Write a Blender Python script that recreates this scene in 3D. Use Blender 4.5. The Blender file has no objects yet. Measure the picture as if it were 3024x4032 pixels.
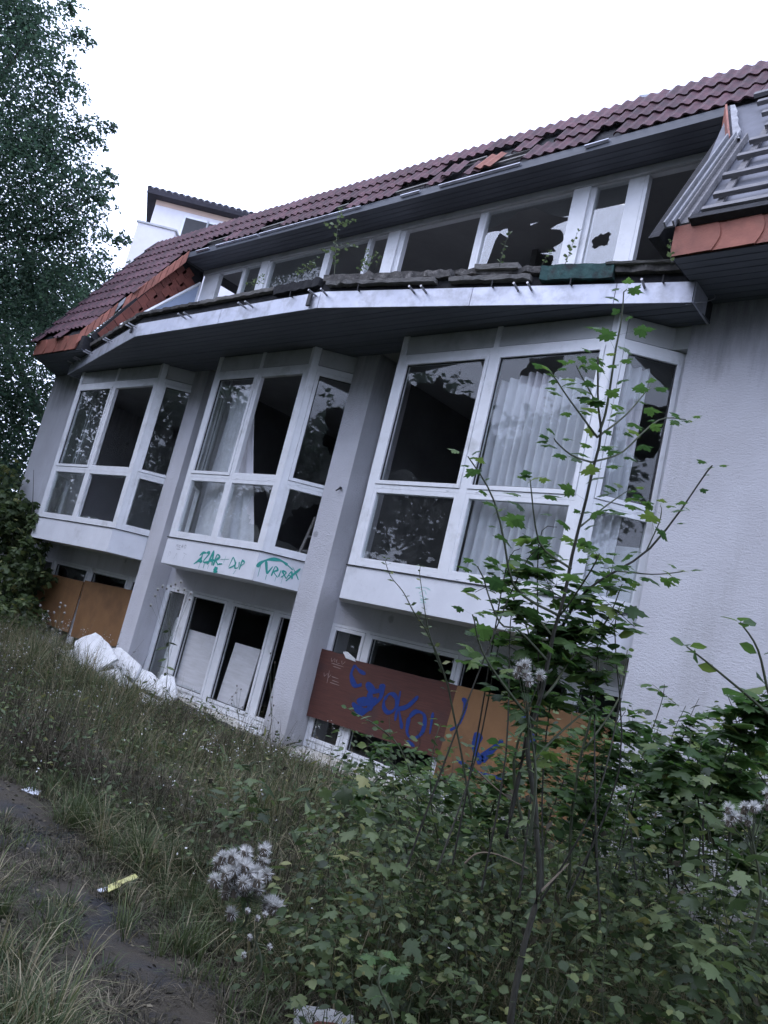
import bpy, math, random
import numpy as np
from mathutils import Vector, Matrix, noise
random.seed(7); rng = np.random.default_rng(7)
SC = bpy.context.scene; COL = SC.collection

# ------------------------------------------------------------------ camera, sky, sun, exposure
F = Vector((-0.68270284, 0.71316069, 0.15911838))
R = Vector((0.72785292, 0.64453481, 0.23410469))
U = Vector((-0.06439693, -0.27563872, 0.95910184))
FPX, CX, CY = 3205.6, 1512.0, 2016.0
EYE = 1.6                                   # eye height over the path; the camera stands at x = y = 0
cam_d = bpy.data.cameras.new("camera"); cam = bpy.data.objects.new("camera", cam_d); COL.objects.link(cam)
m = Matrix((R, U, -F)).transposed().to_4x4(); m.translation = (0, 0, EYE)
cam.matrix_world = m
cam_d.sensor_fit = 'VERTICAL'; cam_d.sensor_height = 36.0; cam_d.lens = 36.0 * FPX / 4032.0
cam_d.clip_start = 0.05; cam_d.clip_end = 600
SC.camera = cam

SUN_EL, SUN_AZ = math.radians(52), math.radians(215)      # compass angle from +Y, clockwise: behind and left of the camera
W = bpy.data.worlds.new("World"); SC.world = W; W.use_nodes = True
nt = W.node_tree; nt.nodes.clear()
o_ = nt.nodes.new('ShaderNodeOutputWorld'); b_ = nt.nodes.new('ShaderNodeBackground'); s_ = nt.nodes.new('ShaderNodeTexSky')
s_.sky_type = 'NISHITA'; s_.sun_disc = False; s_.sun_elevation = SUN_EL; s_.sun_rotation = SUN_AZ
s_.air_density = 1.0; s_.dust_density = 2.0; s_.ozone_density = 1.6
b_.inputs['Strength'].default_value = 0.15
# overcast: the blue sky veiled by an even pale cloud sheet
vm_ = nt.nodes.new('ShaderNodeMixRGB'); vm_.inputs[0].default_value = .86; vm_.inputs[2].default_value = (9.0, 10.1, 14.0, 1)
nt.links.new(s_.outputs[0], vm_.inputs[1]); nt.links.new(vm_.outputs[0], b_.inputs[0]); nt.links.new(b_.outputs[0], o_.inputs[0])
sd = bpy.data.lights.new("sun", 'SUN'); sun = bpy.data.objects.new("sun", sd); COL.objects.link(sun)
sd.energy = 0.5; sd.angle = math.radians(40); sd.color = (1.0, 0.96, 0.93)
to_sun = Vector((math.sin(SUN_AZ) * math.cos(SUN_EL), math.cos(SUN_AZ) * math.cos(SUN_EL), math.sin(SUN_EL)))
sun.rotation_euler = to_sun.to_track_quat('Z', 'Y').to_euler(); sun.location = (0, 0, 30)
SC.view_settings.view_transform = 'Standard'; SC.view_settings.look = 'None'
SC.view_settings.exposure = 0.68; SC.view_settings.gamma = 1.0; SC.view_settings.use_curve_mapping = False
SC.cycles.max_bounces = 8; SC.cycles.transparent_max_bounces = 24; SC.cycles.diffuse_bounces = 4

# ------------------------------------------------------------------ helpers
def ray(x, y): return F + R * ((x - CX) / FPX) - U * ((y - CY) / FPX)
def at(x, y, t): return ray(x, y) * t
def on_y(x, y, Y): d = ray(x, y); return d * (Y / d.y)
def on_z(x, y, Z): d = ray(x, y); return d * (Z / d.z)

def link(o, parent=None):
    COL.objects.link(o)
    if parent is not None: o.parent = parent
    return o
def tag(o, label=None, cat=None, group=None, kind=None):
    if label: o['label'] = label
    if cat: o['category'] = cat
    if group: o['group'] = group
    if kind: o['kind'] = kind
    return o
def empty(name, loc, label, cat, group=None):
    o = bpy.data.objects.new(name, None); o.empty_display_size = .2
    o.location = loc; link(o); return tag(o, label, cat, group)
def child(o, parent):
    """parent without moving the (camera frame) mesh data"""
    o.parent = parent
    p = parent
    off = Vector((0, 0, 0))
    while p is not None: off += p.location; p = p.parent
    o.location = Vector(o.location) - off
    return o

class MB:
    def __init__(s): s.v = []; s.f = []
    def add(s, vs, fs):
        n = len(s.v); s.v += [tuple(v) for v in vs]; s.f += [tuple(i + n for i in f) for f in fs]; return s
    def box(s, a, b):
        x0, y0, z0 = [min(p, q) for p, q in zip(a, b)]; x1, y1, z1 = [max(p, q) for p, q in zip(a, b)]
        return s.add([(x0,y0,z0),(x1,y0,z0),(x1,y1,z0),(x0,y1,z0),(x0,y0,z1),(x1,y0,z1),(x1,y1,z1),(x0,y1,z1)],
                     [(0,3,2,1),(4,5,6,7),(0,1,5,4),(1,2,6,5),(2,3,7,6),(3,0,4,7)])
    def mbox(s, M, a, b):
        t = MB().box(a, b); fl = M.to_3x3().determinant() < 0
        return s.add([M @ Vector(v) for v in t.v], [f[::-1] for f in t.f] if fl else t.f)
    def prism(s, poly, z0, z1):
        n = len(poly)
        vs = [(x, y, z0) for x, y in poly] + [(x, y, z1) for x, y in poly]
        fs = [tuple(range(n))[::-1], tuple(range(n, 2 * n))] + [(i, (i + 1) % n, n + (i + 1) % n, n + i) for i in range(n)]
        return s.add(vs, fs)
    def extr(s, pts, d):
        """polygon of 3D points extruded along d"""
        n = len(pts); d = Vector(d)
        vs = [Vector(p) for p in pts] + [Vector(p) + d for p in pts]
        fs = [tuple(range(n)), tuple(range(n, 2 * n))[::-1]] + [(i, n + i, n + (i + 1) % n, (i + 1) % n) for i in range(n)]
        return s.add(vs, fs)
    def tube(s, pts, r0, r1=None, n=6):
        pts = [Vector(p) for p in pts]; r1 = r0 if r1 is None else r1
        L = len(pts); vs = []
        for i, p in enumerate(pts):
            t = (pts[min(i + 1, L - 1)] - pts[max(i - 1, 0)]).normalized()
            a = t.orthogonal().normalized() if abs(t.z) > .999 else t.cross(Vector((0, 0, 1))).normalized()
            b = t.cross(a); r = r0 + (r1 - r0) * i / max(1, L - 1)
            for k in range(n):
                an = 2 * math.pi * k / n; vs.append(p + a * (r * math.cos(an)) + b * (r * math.sin(an)))
        fs = [(i * n + k, i * n + (k + 1) % n, (i + 1) * n + (k + 1) % n, (i + 1) * n + k) for i in range(L - 1) for k in range(n)]
        fs += [tuple(range(n))[::-1], tuple((L - 1) * n + k for k in range(n))]
        return s.add(vs, fs)
    def mesh(s, name):
        me = bpy.data.meshes.new(name); me.from_pydata(s.v, [], s.f); me.update(); return me
    def build(s, name, mat, parent=None, smooth=False, label=None, bevel=0):
        me = s.mesh(name); me.materials.append(mat)
        if smooth: me.shade_smooth()
        o = bpy.data.objects.new(name, me); link(o)
        if bevel:
            b = o.modifiers.new('bevel', 'BEVEL'); b.width = bevel; b.segments = 2; b.limit_method = 'ANGLE'
        if parent is not None: child(o, parent)
        if label: o['label'] = label
        return o

def big_mesh(name, V, T, mat, parent=None, col=None):
    """numpy verts (n,3) and triangles (m,3)"""
    me = bpy.data.meshes.new(name)
    me.vertices.add(len(V)); me.vertices.foreach_set('co', np.ascontiguousarray(V, dtype=np.float32).ravel())
    me.loops.add(T.size); me.loops.foreach_set('vertex_index', np.ascontiguousarray(T, dtype=np.int32).ravel())
    me.polygons.add(len(T)); me.polygons.foreach_set('loop_start', np.arange(0, T.size, 3, dtype=np.int32))
    me.update(calc_edges=True)
    if col is not None:
        at_ = me.attributes.new('tone', 'FLOAT', 'POINT'); at_.data.foreach_set('value', np.ascontiguousarray(col, dtype=np.float32))
    me.materials.append(mat)
    o = bpy.data.objects.new(name, me); link(o)
    if parent is not None: child(o, parent)
    return o

def smooth_pts(pts, k=4, wob=.0, seed=0):
    P_ = [Vector(p) for p in pts]; out = []
    for i in range(len(P_) - 1):
        p0, p1, p2, p3 = P_[max(i - 1, 0)], P_[i], P_[i + 1], P_[min(i + 2, len(P_) - 1)]
        for j in range(k):
            t = j / k; q = .5 * ((2 * p1) + (p2 - p0) * t + (2 * p0 - 5 * p1 + 4 * p2 - p3) * t * t + (3 * p1 - p0 - 3 * p2 + p3) * t ** 3)
            if wob: q = q + Vector((noise.noise(q * 5 + Vector((seed, 0, 0))), noise.noise(q * 5 + Vector((0, seed, 0))), 0)) * wob
            out.append(q)
    out.append(P_[-1]); return out

# ------------------------------------------------------------------ materials
def new_mat(name):
    m = bpy.data.materials.new(name); m.use_nodes = True; t = m.node_tree
    return m, t, t.nodes['Principled BSDF'], lambda k, **kw: _n(t, k, kw)
def _n(t, k, kw):
    n = t.nodes.new('ShaderNode' + k)
    for a, b in kw.items(): setattr(n, a, b)
    return n
def setin(n, **kw):
    for a, b in kw.items(): n.inputs[a.replace('_', ' ')].default_value = b
def ramp(t, fac, stops):
    n = t.nodes.new('ShaderNodeValToRGB'); e = n.color_ramp.elements
    while len(e) < len(stops): e.new(.5)
    for i, (p, c) in enumerate(stops): e[i].position = p; e[i].color = (*c, 1)
    t.links.new(fac, n.inputs[0]); return n.outputs[0]
def simple(name, col, col2=None, scale=8, rough=.6, metal=0, bump=0, bscale=60, stretch=None, dirt=None, dscale=2.5, dlo=.5, dhi=.75, spec=.5, objrand=0):
    m, t, p, N = new_mat(name); L = t.links.new
    tc = N('TexCoord'); src = tc.outputs['Object']
    if stretch:
        mp = N('Mapping'); mp.inputs['Scale'].default_value = stretch; L(src, mp.inputs[0]); srcs = mp.outputs[0]
    else: srcs = src
    c2 = col2 or tuple(c * .75 for c in col)
    nz = N('TexNoise'); setin(nz, Scale=scale, Detail=6.0, Roughness=.6); L(srcs, nz.inputs['Vector'])
    out = ramp(t, nz.outputs[0], [(.3, c2), (.7, col)])
    if dirt:
        n2 = N('TexNoise'); setin(n2, Scale=dscale, Detail=8.0, Roughness=.65); L(src, n2.inputs['Vector'])
        f = ramp(t, n2.outputs[0], [(dlo, (0, 0, 0)), (dhi, (1, 1, 1))])
        mx = N('MixRGB'); L(f, mx.inputs[0]); L(out, mx.inputs[1]); mx.inputs[2].default_value = (*dirt, 1); out = mx.outputs[0]
    if objrand:
        oi = N('ObjectInfo'); mr = N('MapRange'); setin(mr, To_Min=1 - objrand, To_Max=1 + objrand); L(oi.outputs['Random'], mr.inputs[0])
        hs = N('HueSaturation'); L(mr.outputs[0], hs.inputs['Value']); L(out, hs.inputs['Color']); out = hs.outputs[0]
    L(out, p.inputs['Base Color'])
    setin(p, Roughness=rough, Metallic=metal); p.inputs['Specular IOR Level'].default_value = spec
    if bump:
        n3 = N('TexNoise'); setin(n3, Scale=bscale, Detail=4.0); L(srcs, n3.inputs['Vector'])
        b = N('Bump'); setin(b, Strength=bump, Distance=.02); L(n3.outputs[0], b.inputs['Height']); L(b.outputs[0], p.inputs['Normal'])
    return m

def stucco_mat():
    m, t, p, N = new_mat('stucco'); L = t.links.new
    tc = N('TexCoord'); o = tc.outputs['Object']
    nz = N('TexNoise'); setin(nz, Scale=1.3, Detail=8.0, Roughness=.6); L(o, nz.inputs['Vector'])
    base = ramp(t, nz.outputs[0], [(.3, (.60, .595, .62)), (.65, (.70, .70, .735))])
    # rain streaks
    mp = N('Mapping'); mp.inputs['Scale'].default_value = (2.6, 2.6, .38); L(o, mp.inputs[0])
    st = N('TexNoise'); setin(st, Scale=1.0, Detail=5.0, Roughness=.7); L(mp.outputs[0], st.inputs['Vector'])
    f = ramp(t, st.outputs[0], [(.52, (0, 0, 0)), (.85, (.5, .5, .5))])
    mx = N('MixRGB'); L(f, mx.inputs[0]); L(base, mx.inputs[1]); mx.inputs[2].default_value = (.33, .33, .31, 1)
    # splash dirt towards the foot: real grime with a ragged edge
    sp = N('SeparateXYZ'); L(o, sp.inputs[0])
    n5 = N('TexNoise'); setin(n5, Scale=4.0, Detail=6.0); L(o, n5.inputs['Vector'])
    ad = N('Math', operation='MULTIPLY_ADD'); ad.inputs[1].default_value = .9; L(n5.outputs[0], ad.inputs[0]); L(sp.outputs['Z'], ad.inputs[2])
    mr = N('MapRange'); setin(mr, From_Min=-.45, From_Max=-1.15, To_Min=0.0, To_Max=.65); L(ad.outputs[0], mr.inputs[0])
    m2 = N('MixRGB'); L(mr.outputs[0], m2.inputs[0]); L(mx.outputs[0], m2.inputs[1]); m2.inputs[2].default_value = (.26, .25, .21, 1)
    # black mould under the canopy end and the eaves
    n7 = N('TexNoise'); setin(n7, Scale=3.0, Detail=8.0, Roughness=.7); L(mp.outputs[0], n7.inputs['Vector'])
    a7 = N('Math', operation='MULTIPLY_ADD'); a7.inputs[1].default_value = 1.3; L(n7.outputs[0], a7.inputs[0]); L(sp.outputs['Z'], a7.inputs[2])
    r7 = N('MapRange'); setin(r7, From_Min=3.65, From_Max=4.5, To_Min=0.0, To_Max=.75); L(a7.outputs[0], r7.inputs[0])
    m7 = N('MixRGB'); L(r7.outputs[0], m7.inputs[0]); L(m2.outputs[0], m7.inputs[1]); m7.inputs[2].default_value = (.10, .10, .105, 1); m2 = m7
    # round ball marks and mould spots
    vo = N('TexVoronoi'); setin(vo, Scale=1.15); L(o, vo.inputs['Vector'])
    n6 = N('TexNoise'); setin(n6, Scale=30.0); L(o, n6.inputs['Vector'])
    a2 = N('Math', operation='MULTIPLY_ADD'); a2.inputs[1].default_value = .03; L(n6.outputs[0], a2.inputs[0]); L(vo.outputs['Distance'], a2.inputs[2])
    f3 = ramp(t, a2.outputs[0], [(.05, (.55, .55, .55)), (.075, (0, 0, 0))])
    m3 = N('MixRGB'); L(f3, m3.inputs[0]); L(m2.outputs[0], m3.inputs[1]); m3.inputs[2].default_value = (.25, .25, .27, 1)
    L(m3.outputs[0], p.inputs['Base Color']); setin(p, Roughness=.92); p.inputs['Specular IOR Level'].default_value = .2
    mp2 = N('Mapping'); mp2.inputs['Scale'].default_value = (1, 1, 2.2); L(o, mp2.inputs[0])
    b1 = N('TexNoise'); setin(b1, Scale=34.0, Detail=9.0, Roughness=.8); L(mp2.outputs[0], b1.inputs['Vector'])
    bp = N('Bump'); setin(bp, Strength=.75, Distance=.03); L(b1.outputs[0], bp.inputs['Height']); L(bp.outputs[0], p.inputs['Normal'])
    return m
def glass_mat(name, dirty, base=.03):
    m = bpy.data.materials.new(name); m.use_nodes = True; t = m.node_tree; t.nodes.clear(); L = t.links.new
    N = lambda k: t.nodes.new('ShaderNode' + k)
    out = N('OutputMaterial'); tr = N('BsdfTransparent'); gl = N('BsdfGlossy'); df = N('BsdfDiffuse'); fr = N('Fresnel'); mu = N('Math'); m1 = N('MixShader'); m2 = N('MixShader')
    tr.inputs[0].default_value = (.95, .97, .97, 1); gl.inputs['Roughness'].default_value = .015; gl.inputs[0].default_value = (1, 1, 1, 1)
    # Schlick reflectance that is the same from both sides of the thin sheet
    fr = N('LayerWeight'); fr.inputs[0].default_value = .5; pw = N('Math'); pw.operation = 'POWER'; pw.inputs[1].default_value = 5; L(fr.outputs['Facing'], pw.inputs[0])
    mu.operation = 'MULTIPLY_ADD'; mu.inputs[1].default_value = .95; mu.inputs[2].default_value = base
    df.inputs[0].default_value = (.5, .5, .48, 1)
    L(pw.outputs[0], mu.inputs[0]); L(mu.outputs[0], m1.inputs[0]); L(tr.outputs[0], m1.inputs[1]); L(gl.outputs[0], m1.inputs[2])
    tc = N('TexCoord'); nz = N('TexNoise'); nz.inputs['Scale'].default_value = 5; nz.inputs['Detail'].default_value = 8; nz.inputs['Roughness'].default_value = .75
    L(tc.outputs['Object'], nz.inputs['Vector'])
    f = ramp(t, nz.outputs[0], [(.42, (dirty * .15,) * 3), (.72, (dirty,) * 3)])
    L(f, m2.inputs[0]); L(m1.outputs[0], m2.inputs[1]); L(df.outputs[0], m2.inputs[2]); L(m2.outputs[0], out.inputs[0])
    return m
def leaf_mat(name, stops, trans=.35, rough=.5):
    m, t, p, N = new_mat(name); L = t.links.new
    a = N('Attribute', attribute_name='tone'); oi = N('ObjectInfo')
    ad = N('Math', operation='ADD'); L(a.outputs['Fac'], ad.inputs[0]); L(oi.outputs['Random'], ad.inputs[1])
    fr = N('Math', operation='FRACT'); L(ad.outputs[0], fr.inputs[0])
    c = ramp(t, fr.outputs[0], stops)
    L(c, p.inputs['Base Color']); setin(p, Roughness=rough); p.inputs['Specular IOR Level'].default_value = .35
    tl = N('BsdfTranslucent'); mx = N('MixShader'); mx.inputs[0].default_value = trans
    hs = N('HueSaturation'); setin(hs, Saturation=1.15, Value=1.3); L(c, hs.inputs['Color']); L(hs.outputs[0], tl.inputs[0])
    out = t.nodes['Material Output']; L(p.outputs[0], mx.inputs[1]); L(tl.outputs[0], mx.inputs[2]); L(mx.outputs[0], out.inputs[0])
    return m
M = {}
M['stucco'] = stucco_mat()
M['pvc'] = simple('window_plastic', (.80, .81, .83), (.70, .71, .72), 5, .35, bump=0, dirt=(.42, .42, .40), dscale=3, dlo=.56, dhi=.85)
M['apron'] = simple('apron_render', (.72, .73, .76), (.62, .63, .66), 2.5, .75, bump=.08, bscale=90, dirt=(.36, .36, .35), dscale=2.2, dlo=.55, dhi=.85)
M['panel'] = simple('header_panel', (.50, .51, .51), (.42, .43, .43), 3, .6, dirt=(.25, .25, .24), dlo=.5, dhi=.8)
M['zinc'] = simple('zinc_sheet', (.60, .615, .68), (.44, .455, .52), 2.2, .42, metal=.5, bump=.15, bscale=8, dirt=(.26, .26, .27), dscale=4.5, dlo=.48, dhi=.78)
M['dull_zinc'] = simple('dull_zinc', (.34, .345, .37), (.22, .225, .24), 6, .7, metal=.2, bump=.2, bscale=20, dirt=(.15, .145, .14), dscale=6, dlo=.45, dhi=.7)
M['bluepanel'] = simple('blue_grey_panel', (.36, .43, .56), (.30, .36, .48), 2, .5)
M['metal'] = simple('galvanised_steel', (.45, .45, .47), (.25, .25, .26), 20, .45, metal=.8)
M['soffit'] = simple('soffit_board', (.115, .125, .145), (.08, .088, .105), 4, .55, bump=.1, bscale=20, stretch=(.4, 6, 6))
M['tile'] = simple('roof_tile', (.142, .064, .073), (.062, .034, .043), 9, .8, bump=.25, bscale=50, dirt=(.035, .035, .038), dscale=5, dlo=.5, dhi=.7, objrand=.3)
M['tile_new'] = simple('bright_tile', (.30, .125, .09), (.20, .08, .06), 9, .8, bump=.2, bscale=50)
M['orange'] = simple('terracotta_tile', (.34, .125, .085), (.24, .085, .06), 7, .7, bump=.15, bscale=60, dirt=(.16, .07, .05), dscale=4, dlo=.5, dhi=.75, objrand=.18)
M['cheek'] = simple('dark_terracotta', (.20, .062, .042), (.13, .04, .03), 7, .75, bump=.2, bscale=60, objrand=.2)
M['mortar'] = simple('torn_underlay', (.42, .42, .44), (.22, .22, .23), 10, .9, bump=.3, bscale=30)
M['underlay'] = simple('roof_underlay', (.20, .205, .235), (.13, .135, .155), 3, .85, bump=.3, bscale=10)
M['batten'] = simple('batten_wood', (.26, .255, .26), (.13, .125, .13), 9, .85, bump=.3, bscale=40, stretch=(.6, 6, 6))
M['felt'] = simple('weathered_felt', (.155, .145, .135), (.045, .043, .042), 11, .95, bump=.6, bscale=35, dirt=(.28, .26, .24), dscale=9, dlo=.55, dhi=.7)
M['felt_dark'] = simple('black_felt', (.03, .03, .034), (.012, .012, .014), 9, .9, bump=.4, bscale=30)
M['green_felt'] = simple('green_felt', (.035, .105, .098), (.02, .045, .045), 7, .8, bump=.5, bscale=18, dirt=(.02, .022, .024), dscale=8, dlo=.5, dhi=.65)
M['board_grey'] = simple('grey_wood', (.30, .285, .27), (.12, .115, .105), 12, .9, bump=.4, bscale=40, stretch=(.5, 6, 6))
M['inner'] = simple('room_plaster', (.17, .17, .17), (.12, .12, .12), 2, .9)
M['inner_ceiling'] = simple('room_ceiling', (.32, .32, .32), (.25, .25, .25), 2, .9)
M['osb'] = simple('orange_plywood', (.27, .142, .058), (.19, .095, .040), 2.2, .7, bump=.15, bscale=70, stretch=(1, 1, 1), dirt=(.12, .06, .03), dscale=1.4, dlo=.52, dhi=.75)
M['redboard'] = simple('red_brown_board', (.115, .040, .028), (.070, .025, .018), 10, .65, bump=.15, bscale=60, stretch=(.5, 4, 9), dirt=(.05, .03, .03), dscale=2, dlo=.55, dhi=.8)
M['whiteboard'] = simple('white_stained_plywood', (.66, .66, .68), (.52, .52, .52), 3.2, .7, bump=.15, bscale=30, stretch=(1, 1, 7), dirt=(.34, .33, .32), dscale=3, dlo=.58, dhi=.8)
M['teal'] = simple('teal_spray', (.02, .33, .27), (.03, .26, .22), 30, .5)
M['blue'] = simple('blue_spray', (.012, .045, .23), (.012, .035, .16), 30, .5)
M['pencil'] = simple('grey_marker', (.33, .33, .35), None, 30, .6)
M['palegreen'] = simple('faded_green_marker', (.45, .66, .62), None, 30, .6)
M['scratch'] = simple('pale_scratch', (.34, .25, .22), None, 30, .8)
M['foam'] = simple('white_insulation', (.80, .81, .82), (.66, .67, .68), 6, .85, bump=.4, bscale=40, dirt=(.38, .37, .33), dscale=5, dlo=.55, dhi=.8)
M['ledge'] = simple('window_ledge', (.62, .61, .58), (.44, .42, .36), 6, .8, bump=.3, bscale=30, dirt=(.2, .18, .11), dscale=5, dlo=.45, dhi=.7)
M['plinth'] = simple('plinth_render', (.30, .30, .31), (.19, .19, .19), 4, .9, bump=.3, bscale=40, dirt=(.10, .10, .08), dlo=.45, dhi=.7)
M['paper'] = simple('paper', (.74, .78, .88), (.6, .62, .68), 8, .7, dirt=(.35, .34, .32), dscale=6, dlo=.6, dhi=.85)
M['yellow'] = simple('yellow_foil', (.62, .60, .22), (.48, .46, .22), 8, .5, dirt=(.2, .18, .1), dscale=14, dlo=.55, dhi=.75)
M['signred'] = simple('dark_red_print', (.20, .04, .03), None, 30, .7)
M['bark'] = simple('bark', (.050, .048, .036), (.022, .022, .016), 20, .9, bump=.5, bscale=30, stretch=(3, 3, .7))
M['stem'] = simple('green_stem', (.075, .085, .045), (.04, .05, .03), 20, .8)
M['drystem'] = simple('dry_stem', (.20, .16, .11), (.10, .08, .06), 20, .9)
M['tower_wall'] = simple('cream_render', (.74, .72, .74), (.68, .65, .68), 3, .9, bump=.1)
M['cream'] = simple('peach_band', (.62, .45, .36), (.55, .40, .33), 3, .9)
M['slate'] = simple('dark_slate', (.06, .055, .07), (.04, .038, .05), 8, .8, bump=.3)
M['dark_metal'] = simple('dark_metal', (.035, .035, .038), None, 8, .6)
M['glass'] = glass_mat('window_glass', .04)
M['glass_dirty'] = glass_mat('dusty_glass', .10)
M['glass_coated'] = glass_mat('boosted_reflection_glass', .05, .12)  # plain dormer glass; reflectance raised to brighten the sky mirrored in it
M['fluff'] = simple('seed_fluff', (.66, .66, .64), (.46, .46, .44), 30, .95, spec=.1)
M['seed'] = simple('brown_seed_head', (.12, .10, .075), (.06, .05, .04), 30, .95)

def curtain_mat():
    m, t, p, N = new_mat('curtain_voile'); L = t.links.new
    tc = N('TexCoord'); nz = N('TexNoise'); setin(nz, Scale=3.0, Detail=5.0); L(tc.outputs['Object'], nz.inputs['Vector'])
    c = ramp(t, nz.outputs[0], [(.3, (.76, .75, .78)), (.7, (.90, .89, .92))]); L(c, p.inputs['Base Color']); setin(p, Roughness=.9)
    tl = N('BsdfTranslucent'); L(c, tl.inputs[0]); tr = N('BsdfTransparent'); a = N('MixShader'); b = N('MixShader')
    a.inputs[0].default_value = .25; b.inputs[0].default_value = .05
    L(p.outputs[0], a.inputs[1]); L(tl.outputs[0], a.inputs[2]); L(a.outputs[0], b.inputs[1]); L(tr.outputs[0], b.inputs[2]); L(b.outputs[0], t.nodes['Material Output'].inputs[0])
    return m
M['curtain'] = curtain_mat()
M['leaf'] = leaf_mat('maple_leaf', [(0, (.040, .080, .030)), (.5, (.065, .120, .040)), (.85, (.09, .155, .048)), (1, (.15, .20, .06))], .45)
M['leaf_bush'] = leaf_mat('bush_leaf', [(0, (.028, .042, .020)), (.4, (.066, .100, .042)), (.85, (.125, .165, .070)), (.95, (.16, .19, .075)), (1, (.26, .25, .10))], .35)
M['leaf_tree'] = leaf_mat('tree_leaf', [(0, (.034, .056, .042)), (.6, (.052, .088, .058)), (1, (.075, .12, .07))], .6)
M['leaf_roof'] = leaf_mat('roof_plant_leaf', [(0, (.09, .13, .06)), (1, (.15, .19, .09))], .3)
M['grass'] = leaf_mat('grass_blade', [(0, (.042, .058, .026)), (.4, (.072, .098, .040)), (.68, (.115, .14, .056)), (.80, (.18, .165, .09)), (1, (.31, .27, .18))], .25, .6)
M['thatch'] = leaf_mat('dead_grass', [(0, (.026, .024, .016)), (.45, (.052, .046, .030)), (.85, (.10, .088, .060)), (1, (.20, .175, .125))], .1, .9)

def ground_mat():
    m, t, p, N = new_mat('soil'); L = t.links.new
    tc = N('TexCoord'); o = tc.outputs['Object']
    n1 = N('TexNoise'); setin(n1, Scale=1.6, Detail=8.0, Roughness=.7); L(o, n1.inputs['Vector'])
    n2 = N('TexNoise'); setin(n2, Scale=40.0, Detail=8.0, Roughness=.8); L(o, n2.inputs['Vector'])
    a = ramp(t, n1.outputs[0], [(.35, (.032, .028, .018)), (.55, (.022, .032, .014)), (.7, (.05, .042, .026))])
    b = ramp(t, n2.outputs[0], [(.3, (.45, .45, .45)), (.75, (1.5, 1.45, 1.35))])
    mx = N('MixRGB', blend_type='MULTIPLY'); mx.inputs[0].default_value = 1; L(a, mx.inputs[1]); L(b, mx.inputs[2])
    L(mx.outputs[0], p.inputs['Base Color']); setin(p, Roughness=.95); p.inputs['Specular IOR Level'].default_value = .1
    bp = N('Bump'); setin(bp, Strength=.9, Distance=.05); L(n2.outputs[0], bp.inputs['Height']); L(bp.outputs[0], p.inputs['Normal'])
    return m
M['ground'] = ground_mat()
M['asphalt'] = simple('worn_asphalt', (.034, .034, .038), (.017, .017, .019), 14, .95, bump=.8, bscale=120, dirt=(.048, .040, .028), dscale=2.2, dlo=.42, dhi=.55)

# ------------------------------------------------------------------ setting: ground and path (z is measured from the eye until the very end)
def gz(x, y):
    z = -1.62 + .06 * noise.noise(Vector((x * .35, y * .35, 0))) + .02 * noise.noise(Vector((x * 1.7, y * 1.7, 3)))
    z += .10 * min(1, max(0, (y - 4.0) / 2.5))
    return z
def path_c(x): return 2.28 + .17 * min(5, max(-1.5, -2.4 - x)) + .06 * math.sin(x * 2.3 + 1)
def bare(x, y):
    """1 where the asphalt still lies open, 0 where soil and thatch have taken over"""
    q = min(((x - a) / rx) ** 2 + ((y - b_) / ry) ** 2 for a, b_, rx, ry in ((-5.5, 2.87, .60, .26), (-3.85, 2.54, .26, .12), (-3.15, 2.40, .32, .12), (-2.6, 2.3, .25, .12), (-8.5, 3.1, 1.2, .3)))
    return q + .9 * noise.noise(Vector((x * 3, y * 3, 17))) < 1
def near_path(x, y): return abs(y - path_c(x)) / (.50 + .10 * math.sin(x * 1.9))
def build_ground():
    xs = sorted(set([-120, -80, -50, -35, -26, -21] + list(np.arange(-18, 6.01, .3).round(2)) + [8, 12, 20, 35, 60, 120]))
    ys = sorted(set([-120, -60, -30, -15, -8, -4] + list(np.arange(-2, 8.01, .3).round(2)) + [12, 20, 40, 80, 140]))
    b = MB()
    for y in ys:
        for x in xs: b.v.append((x, y, gz(x, y)))
    n = len(xs)
    for j in range(len(ys) - 1):
        for i in range(n - 1): b.f.append((j * n + i, j * n + i + 1, (j + 1) * n + i + 1, (j + 1) * n + i))
    tag(b.build('ground', M['ground'], smooth=True), kind='structure')
    b = MB(); xs = np.arange(-22, 6.01, .25); k = 9
    for x in xs:
        c = path_c(x); w = .40 + .08 * math.sin(x * 1.3) + .05 * math.sin(x * 3.1)
        for j in range(k):
            q = -1 + 2 * j / (k - 1); e = .12 * noise.noise(Vector((x * 2, q * 3, 9)))
            y = c + q * (w + e)
            edge = 1 if j in (0, k - 1) else 0
            b.v.append((x, y, gz(x, y) + .022 * (1 - abs(q)) + (.006 if not edge else -.03)))
    for i in range(len(xs) - 1):
        for j in range(k - 1): b.f.append((i * k + j, (i + 1) * k + j, (i + 1) * k + j + 1, i * k + j + 1))
    tag(b.build('path', M['asphalt'], smooth=True), kind='structure')
build_ground()

# ------------------------------------------------------------------ the building
YF, YP, YW, YD = 6.4, 6.78, 7.1, 7.65
house = empty('abandoned_building', (-9, 7.1, -1.6), 'derelict white building with canted bay windows, broken panes and a red tiled mansard roof', 'building')
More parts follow.
